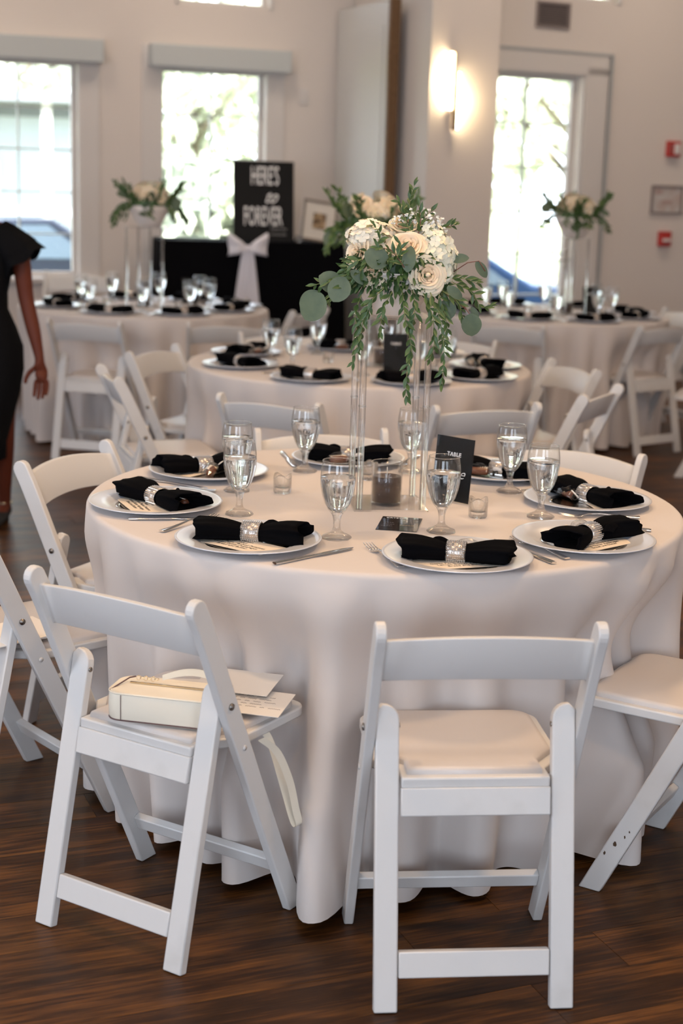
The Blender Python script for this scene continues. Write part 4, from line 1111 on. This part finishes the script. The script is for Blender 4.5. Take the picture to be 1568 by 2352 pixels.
# long strap of the bag hanging beside the chair
P = []
pts = cat_curve([(-.150, 2.925, .450), (-.118, 2.965, .405), (-.092, 2.995, .33), (-.078, 3.01, .26), (-.070, 3.015, .225), (-.082, 3.02, .228), (-.105, 3.03, .30), (-.135, 3.03, .40), (-.160, 3.02, .446)], 6)
wd = Vector((.007, .006, .001))
for p in pts: P.append([p-wd, p+wd])
b = MB(); b.grid(P); b.grid([[q+Vector((.0, -.0022, .0)) for q in r_] for r_ in P])
tag(b.build('bag_strap', M_bag), 'long cream leather strap dangling beside the chair with the handbag', 'strap')
def sheet(name, x, y, z, rz, w, h, label, cat, text=None, grp=None, tilt=(0, 0)):
    r = empty(name, (x, y, z), rz, label, cat, grp); r.rotation_euler = (tilt[0], tilt[1], rz)
    MB().box((0, 0, 0), (w, h, .0012)).build('sheet', M_white_paper, r)
    if text: link('handwriting', scribble(w*.7, 5, .016, M_vent, text), None, r, (0, 0, .0009))
    return r
x, y = on_chair(1, .11, .31); sheet('invitation', x, y, .478, R_(-12), .20, .15, 'white handwritten card on the chair beside the handbag', 'paper', 7, 'papers beside the handbag', (0, .02))
x, y = on_chair(1, .0, .30); sheet('envelope', x, y, .4755, R_(-2), .24, .17, 'white envelope lying under the handbag', 'paper', None, 'papers beside the handbag')
x, y = on_chair(1, .02, .37); o = sheet('greeting_card', x+.03, y-.01, .490, R_(-14), .17, .13, 'white folded card propped behind the handbag', 'paper', None, 'papers beside the handbag', (.05, 0))
x, y = on_chair(2, .10, .15); r = empty('folded_papers', (x, y, .474), R_(-52), 'folded white papers lying on the chair at the left edge', 'paper')
for k in range(3): MB().box((.004*k, .003*k, .002+.003*k), (.15, .20, .0022), rot=(.01*k, .015*k, .05*k)).build('sheet', M_white_paper, r, bevel=.0006)
# chips in the paint of the right chair
M_chip = mat('chipped_wood', (.07, .04, .02), .8)
def chips():
    c = chairs[6]
    for k, (yy, zz, s) in enumerate(((.322, .128, .009), (.300, .150, .005), (.345, .100, .006), (.290, .165, .004))):
        b = MB(); n = 9; rr = random.Random(k); pts = [(yy+s*rr.uniform(.4, 1)*math.cos(2*PI*i/n)*.55, zz+s*rr.uniform(.5, 1)*math.sin(2*PI*i/n)) for i in range(n)]
        b.prism(pts, -.2197, -.2192, YZX); o = b.build('paint_chip', M_chip, c); o['label'] = 'dark chip in the white paint'
chips()

# ------------------------------------------------------------------ black draped bar, sign, bow, frame
FBT = frame_of(Vector((-.6, 11.40, 0)), R_(12))
def bar():
    bt = empty('bar_table', label='tall table hidden under the black drape', cat='table'); bt.matrix_world = FBT
    MB().box((-.12, .27, 1.070), (1.36, .50, .03)).build('tabletop', M_table, bt, bevel=.004)
    for x in (-.74, .50):
        for yy in (.06, .48): MB().tube([(x, yy, 1.055), (x, yy, 0)], .016, 8).build('leg', M_bolt, bt)
    b = MB(); rr = random.Random(2); N = 150; P = []
    x0, x1, y0, y1 = -.817, .58, 0, .54
    per = []
    for i in range(N):
        t = i/N*2*((x1-x0)+(y1-y0))
        if t < x1-x0: per.append((x0+t, y0, 0, -1))
        elif t < x1-x0+y1-y0: per.append((x1, y0+t-(x1-x0), 1, 0))
        elif t < 2*(x1-x0)+y1-y0: per.append((x1-(t-(x1-x0)-(y1-y0)), y1, 0, 1))
        else: per.append((x0, y1-(t-2*(x1-x0)-(y1-y0)), -1, 0))
    for j in range(12):
        u = j/11; z = 1.092-1.08*u
        P.append([(x+nx*(.003+.022*u*(1+math.sin(i*.55+math.sin(i*.13)*2))), y+ny*(.003+.022*u*(1+math.sin(i*.55+math.sin(i*.13)*2))), z) for i, (x, y, nx, ny) in enumerate(per)])
    b.grid(P, closed_u=True); b.add(P[0], [tuple(range(N))])
    o = b.build('bar_drape', M_black_drape); o.matrix_world = FBT; tag(o, 'black floor-length cloth over the tall bar table', 'tablecloth')
bar()
def sign():
    r = empty('welcome_sign', label='black sign with white lettering standing on the black bar', cat='sign'); r.matrix_world = FBT @ Matrix.Translation((-.018, .16, 1.094)) @ Matrix.Rotation(R_(-7), 4, 'X')
    bd = MB().box((0, 0, .295), (.463, .012, .59)).build('board', M_black_card, r, bevel=.002)
    def T(s, size, x, z, sx=1, shear=0, bold=0, nm='lettering'): link(nm, text_mesh(s, size, M_white_print, sx=sx, shear=shear, bold=bold, ext=.0006), None, bd, (x, -.0072, z), (R_(90), 0, 0))
    T("HERE'S", .195, .01, .475, .37, 0, .0008); T('to', .14, .05, .325, .75, .6, .001, 'script_lettering'); T('FOREVER', .20, -.005, .175, .36, 0, .0008)
    link('small_script', scribble(.14, 2, .04, M_white_print, 8, .0015, .010, 'small_script'), None, bd, (.12, -.0072, .065), (R_(90), 0, 0))
    MB().tube([(0, .012, .45), (0, .16, .02)], .008, 6).build('easel_leg', M_black_card, r)
    return r
sign()
def picture():
    r = empty('picture_frame', label='pewter picture frame with pale mat and brown print leaning on the bar', cat='picture frame'); r.matrix_world = FBT @ Matrix.Translation((.40, .20, 1.094)) @ Matrix.Rotation(R_(8), 4, 'Y') @ Matrix.Rotation(R_(-14), 4, 'X')
    w, h, t = .27, .315, .018; b = MB()
    for z in (t/2, h-t/2): b.box((0, 0, z), (w, .02, t))
    for x in (-w/2+t/2, w/2-t/2): b.box((x, 0, h/2), (t, .02, h-2*t))
    b.build('frame', M_frame_dark, r, bevel=.003); MB().box((0, .002, h/2), (w-.03, .006, h-.03)).build('mat', M_mat_board, r)
    MB().box((0, -.003, h/2), (.10, .004, .12)).build('print', M_print, r)
    MB().box((0, .05, .10), (.05, .006, .20), rot=(R_(-25), 0, 0)).build('prop_leg', M_frame_dark, r)
picture()
o = put(vot0, 0, 0, 0, 0, 'small glass votive glinting beside the sign on the bar', 'candle holder', 'votive on the bar'); o.matrix_world = FBT @ Matrix.Translation((.235, .08, 1.093))
def bow():
    r = empty('sash_bow', label='white tulle bow with hanging tails tied on the black drape', cat='bow'); r.matrix_world = FBT @ Matrix.Translation((-.165, -.030, 1.04))
    MB().lathe([(.001, -.030), (.022, -.022), (.028, 0), (.022, .022), (.001, .030)], 14).build('knot', M_sash, r)
    for s in (-1, 1):
        b = MB(); P = []
        for j in range(11):
            u = j/10; hh = .022+.068*u**.8; x = s*(.012+.135*u); z0 = .035*u
            P.append([(x+s*.006*math.sin(3*t), -.012-.035*math.sin(u*PI)*math.cos(t)+.010*math.cos(4*t)*u, z0+hh*math.sin(t)*(1+.06*math.cos(6*t))) for t in [2*PI*i/28 for i in range(28)]])
        b.grid(P, closed_u=True); b.build('loop', M_sash, r)
        b = MB(); P = []
        for j in range(12):
            u = j/11; z = -.01-.45*u; w = .020+.035*u**.6; cx = s*(.018+.028*u)
            P.append([(cx+w*v, -.016-.008*math.sin(v*9+s+u*2), z) for v in [-1+2*i/12 for i in range(13)]])
        b.grid(P); b.grid([[(p[0], p[1]+.004, p[2]) for p in q] for q in P]); b.build('tail', M_sash, r)
bow()

# ------------------------------------------------------------------ the walking woman
def skin_body(name, joints, edges, root_i, m, parent, sub=2):
    me = bpy.data.meshes.new(name); me.from_pydata([j[0] for j in joints], edges, []); o = bpy.data.objects.new(name, me); col.objects.link(o)
    o.parent = parent; sk = o.modifiers.new('skin', 'SKIN'); sk.use_smooth_shade = True
    for i, j in enumerate(joints):
        r = j[1] if hasattr(j[1], '__len__') else (j[1], j[1]); me.skin_vertices[0].data[i].radius = r
    me.skin_vertices[0].data[root_i].use_root = True
    s = o.modifiers.new('sub', 'SUBSURF'); s.levels = sub; s.render_levels = sub
    me.materials.append(m)
    bpy.context.view_layer.update(); dg = bpy.context.evaluated_depsgraph_get(); m2 = bpy.data.meshes.new_from_object(o.evaluated_get(dg)); o.modifiers.clear(); o.data = m2
    for p_ in m2.polygons: p_.use_smooth = True
    if not m2.materials: m2.materials.append(m)
    return o
def woman():
    r = empty('person', (-1.60, 6.58, 0), 0, 'woman in a black flutter-sleeve dress walking out past the left edge', 'person')
    # x right in the picture, y away, z up; she faces the camera's left
    J = [((0, 0, .88), .105), ((0, 0, 1.02), .100), ((0, 0, 1.16), .092), ((0, 0, 1.27), .095), ((0, .0, 1.35), .045), ((-.01, -.015, 1.43), .045), ((-.015, -.02, 1.50), .085), ((-.015, -.02, 1.57), .065),
         ((.150, 0, 1.305), .050), ((.185, 0, 1.20), .045), ((.205, .0, 1.02), .036), ((.240, -.03, .90), .034), ((.268, -.05, .785), .023),
         ((-.150, 0, 1.305), .050), ((-.185, 0, 1.20), .045), ((-.205, .02, 1.02), .036), ((-.21, -.06, .85), .030), ((-.20, -.10, .77), .023),
         ((.085, .0, .80), .095), ((.085, .03, .48), .060), ((.078, .07, .34), .052), ((.065, .13, .12), .030), ((.062, .14, .065), .032), ((.055, .06, .025), .026), ((.05, -.0, .018), .02),
         ((-.085, 0, .80), .095), ((-.09, -.08, .48), .060), ((-.09, -.12, .34), .052), ((-.09, -.15, .10), .030), ((-.09, -.16, .06), .032), ((-.11, -.24, .03), .026), ((-.12, -.29, .02), .02)]
    Ed = [(0, 1), (1, 2), (2, 3), (3, 4), (4, 5), (5, 6), (6, 7), (3, 8), (8, 9), (9, 10), (10, 11), (11, 12), (3, 13), (13, 14), (14, 15), (15, 16), (16, 17),
          (0, 18), (18, 19), (19, 20), (20, 21), (21, 22), (22, 23), (23, 24), (0, 25), (25, 26), (26, 27), (27, 28), (28, 29), (29, 30), (30, 31)]
    # hands grow from the wrists as palm and five fingers
    def hand(w, base, sgn):
        x, y, z = w; i0 = len(J); J.append(((x+.008*sgn, y-.005, z-.05), (.034, .017))); Ed.append((base, i0))
        J.append(((x+.012*sgn, y-.01, z-.085), (.032, .014))); Ed.append((i0, i0+1))
        for k, (dx, l) in enumerate(((-.026, .062), (-.009, .075), (.009, .070), (.025, .055))):
            q = len(J); J.append(((x+.012*sgn+dx, y-.014, z-.112), .0095)); J.append(((x+.012*sgn+dx*1.05, y-.026, z-.112-l*.55), .0088)); J.append(((x+.010*sgn+dx*1.0, y-.045, z-.112-l), .0072))
            Ed.extend([(i0+1, q), (q, q+1), (q+1, q+2)])
        q = len(J); J.append(((x-.036*sgn, y-.018, z-.065), .012)); J.append(((x-.052*sgn, y-.028, z-.095), .010)); J.append(((x-.056*sgn, y-.034, z-.120), .008)); Ed.extend([(i0, q), (q, q+1), (q+1, q+2)])
    hand(J[12][0], 12, 1); hand(J[17][0], 17, -1)
    body = skin_body('body', J, Ed, 0, M_skin, r)
    # dress : one lofted garment with a curved hem and flutter sleeves
    b = MB(); P = []
    prof = [(1.365, .055, .055, 0, 0), (1.345, .105, .070, 0, 0), (1.31, .165, .085, 0, 0), (1.24, .168, .105, 0, 0), (1.15, .150, .115, 0, -.01), (1.05, .125, .100, 0, 0), (.98, .125, .100, 0, 0), (.90, .160, .125, 0, 0), (.82, .186, .140, .0, 0),
            (.72, .188, .140, .0, 0), (.62, .172, .135, .0, -.01), (.50, .150, .140, -.01, -.02), (.40, .132, .150, -.02, -.03), (.325, .128, .165, -.02, -.03), (.322, .120, .155, -.02, -.03), (.40, .118, .130, -.02, -.03)]
    for z, rx, ry, ox, oy in prof:
        P.append([(ox+rx*math.cos(t)*(1+.02*math.cos(7*t)*(z < .9)), oy+ry*math.sin(t)*(1+.02*math.sin(6*t)), z) for t in [2*PI*i/40 for i in range(40)]])
    b.grid(P, closed_u=True); dr_ = b.build('dress', M_dress, r)
    for s in (-1, 1):
        b = MB()
        for L_, r1 in ((.135, .098), (.185, .108)):
            P = []; ax_ = Vector((.62*s, 0, -.78)); px_ = Vector((.78*s, 0, .62)); c0 = Vector((.085*s, 0, 1.325))
            for j in range(9):
                u = j/8; rad = .050+(r1-.050)*u**.8
                P.append([c0+ax_*(L_*u*(1+.05*math.cos(5*t)*u))+px_*(rad*math.cos(t)*(1+.07*u*math.cos(7*t)))+Vector((0, rad*math.sin(t)*(1+.07*u*math.sin(6*t)), 0)) for t in [2*PI*i/32 for i in range(32)]])
            b.grid(P, closed_u=True)
        b.build('sleeve', M_dress, dr_)
    hb = MB(); hb.lathe([(.001, -.10), (.06, -.09), (.088, -.03), (.092, .03), (.07, .08), (.001, .10)], 24, Matrix.Translation((-.010, .030, 1.555)), rmod=lambda t, j: 1+.04*math.cos(9*t)); hb.build('hair', M_hair, r)
    fb = MB()
    for sx in (-1, 1): fb.lathe([(.0005, -.008), (.008, -.004), (.0095, 0), (.008, .004), (.0005, .008)], 10, Matrix.Translation((-.015+sx*.032, -.098, 1.53)))
    fb.build('eye', mat('dark_eye', (.03, .015, .01), .2), body)
    fn = MB(); fn.tube([(-.015, -.098, 1.535), (-.015, -.115, 1.505), (-.015, -.108, 1.498)], [.006, .012, .009], 8); fn.tube([(-.04, -.095, 1.472), (-.015, -.103, 1.470), (.01, -.095, 1.472)], [.003, .006, .003], 8)
    for sx in (-1, 1): fn.lathe([(.001, -.004), (.012, 0), (.001, .004)], 10, Matrix.Translation((-.015+sx*.083, -.012, 1.52)) @ Matrix.Rotation(R_(90), 4, 'Y') @ Matrix.Diagonal((1.6, 1, 1, 1)))
    fn.build('face_features', M_skin, body)
    M_shoe = mat('black_suede', (.01, .009, .01), .8)
    for x0, y0, sx in ((.058, .10, 1), (-.10, -.20, -1)):
        b = MB(); P = []
        for j in range(10):
            u = j/9; yy = y0+.075-.235*u; w = .030+.010*math.sin(u*PI); h = .085-.060*u if u < .5 else .050-.012*(u-.5)
            P.append([(x0-.012*u+w*math.cos(t), yy, max(.002, h*.5+h*.5*math.sin(t)+(.035*(1-u)*(math.sin(t) < 0)))) for t in [2*PI*i/16 for i in range(16)]])
        b.grid(P, closed_u=True); b.add(P[0], [tuple(range(16))]); b.add(P[-1], [tuple(range(16))]); b.box((x0, y0+.058, .03), (.032, .035, .06))
        b.build('shoe', M_shoe, r)
        MB().tube([(x0+.036*math.cos(t), y0+.045+.036*math.sin(t), .088) for t in [2*PI*i/16 for i in range(17)]], .0035, 6, caps=False).build('ankle_strap', M_gold, r)
woman()

# ------------------------------------------------------------------ outside
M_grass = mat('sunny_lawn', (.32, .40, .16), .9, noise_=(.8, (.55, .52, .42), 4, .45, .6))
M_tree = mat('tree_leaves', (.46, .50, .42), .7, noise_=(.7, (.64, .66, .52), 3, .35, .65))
M_bark = mat('bark', (.16, .13, .10), .9)
M_siding = mat('house_siding', (.36, .39, .46), .7)
M_roof = mat('grey_roof', (.14, .15, .17), .8)
M_car = mat('dark_car_paint', (.05, .06, .09), .25, .3)
M_blue = mat('blue_car_paint', (.02, .06, .16), .3, .2)
M_carglass = mat('car_glass', (.20, .26, .34), .1)
M_tyre = mat('tyre', (.02, .02, .02), .8)
g = MB().box((0, 45, -.42), (160, 64, .04)).build('ground', M_grass); tag(g, kind='structure')
def tree(x, y, h, rad, seed, label):
    rr = random.Random(seed); r = empty('tree', (x, y, -.4), 0, label, 'tree', 'trees outside the windows')
    b = MB(); b.tube([(0, 0, 0), (.05, 0, h*.3), (0, .1, h*.6)], [.16, .12, .06], 8)
    for k in range(7):
        a = k*.9+seed; z = h*(.28+.05*k); b.tube([(0, 0, z), (rad*.4*math.cos(a), rad*.4*math.sin(a), z+h*.12), (rad*.8*math.cos(a), rad*.8*math.sin(a), z+h*.2)], [.06, .04, .015], 6)
    b.build('trunk', M_bark, r)
    f = MB()
    blobs = [(Vector((rr.uniform(-.6, .6)*rad, rr.uniform(-.6, .6)*rad, h*(.35+.55*rr.random()))), rad*rr.uniform(.35, .6)) for _ in range(12)]
    for c, br in blobs:
        for k in range(150):
            d = Vector((rr.gauss(0, 1), rr.gauss(0, 1), rr.gauss(0, 1))).normalized(); p = c+d*br*rr.uniform(.6, 1); s = rr.uniform(.10, .22)
            T = Matrix.Translation(p) @ Euler((rr.uniform(0, 6), rr.uniform(0, 6), rr.uniform(0, 6))).to_matrix().to_4x4()
            f.add([(-s, 0, 0), (0, -s*.6, .02), (s, 0, 0), (0, s*.6, .02)], [(0, 1, 2, 3)], False, T)
    tag(f.build('crown', M_tree, r, fixn=False), kind='stuff')
for k, a in enumerate([(-3.2, 31, 6.5, 3.2, 'pale green tree seen through the middle window'), (-.4, 33, 7.5, 3.4, 'sunlit tree behind the pillar outside'), (-6.6, 27, 8, 3.0, 'tree hanging over the building outside the left window'),
                       (-9.5, 34, 8, 3.5, 'tree behind the building outside the left window'), (3.4, 24, 6.2, 2.8, 'bright tree outside the glazed door'), (5.6, 30, 7.5, 3.5, 'far tree outside the glazed door'), (2.6, 36, 8, 4, 'tall tree farther back outside the glazed door'), (-2.2, 20.5, 1.9, 1.1, 'low shrub outside the middle window')]):
    tree(a[0], a[1], a[2], a[3], 60+k, a[4])
def house():
    r = empty('outbuilding', (-6.9, 24, -.4), R_(8), 'pale blue outbuilding with grey roof outside the left window', 'building')
    MB().box((0, 2, 1.40), (5.2, 4, 2.8)).build('wall', M_siding, r)
    MB().prism([(-2.9, 2.75), (2.9, 2.75), (2.6, 3.1), (-2.6, 3.1)], -.4, 4.4, XZY).build('roof', M_roof, r)
    for x in (-1.3, .9): w = MB().box((x, -.02, 1.5), (1.0, .06, 1.1)).build('window', M_trim, r); MB().box((x, -.06, 1.5), (.86, .02, .96)).build('pane', M_carglass, w)
    for x in (.35, 2.2): MB().box((x, -1.2, 1.5), (.14, .14, 3.0)).build('porch_post', M_trim, r, bevel=.01)
    MB().box((.9, -.8, 3.0), (3.6, 1.3, .14)).build('porch_roof', M_roof, r)
house()
def car(x, y, rz, m, label, h=1.42):
    r = empty('car', (x, y, -.4), rz, label, 'car'); k = h/1.42
    side = [(-2.2, .30), (-2.2, .75*k), (-1.9, .88*k), (-1.1, .93*k), (-.55, 1.38*k), (.75, 1.42*k), (1.45, .98*k), (2.1, .90*k), (2.25, .65*k), (2.25, .30)]
    MB().prism(side, -.85, .85, XZY).build('body', m, r, bevel=.05)
    for sy in (-1, 1): MB().prism([(-.95, .96*k), (-.50, 1.32*k), (.70, 1.35*k), (1.2, .98*k)], sy*.853-.01, sy*.853+.01, XZY).build('side_window', M_carglass, r)
    for wx in (-1.4, 1.4):
        for sy in (-1, 1): MB().tube([(wx, sy*.70, .32), (wx, sy*.88, .32)], .32, 20).build('wheel', M_tyre, r)
car(-4.2, 18.2, R_(5), M_car, 'dark car parked outside the left window')
car(.45, 17.2, R_(8), M_blue, 'blue car parked outside the glazed door', 1.30)
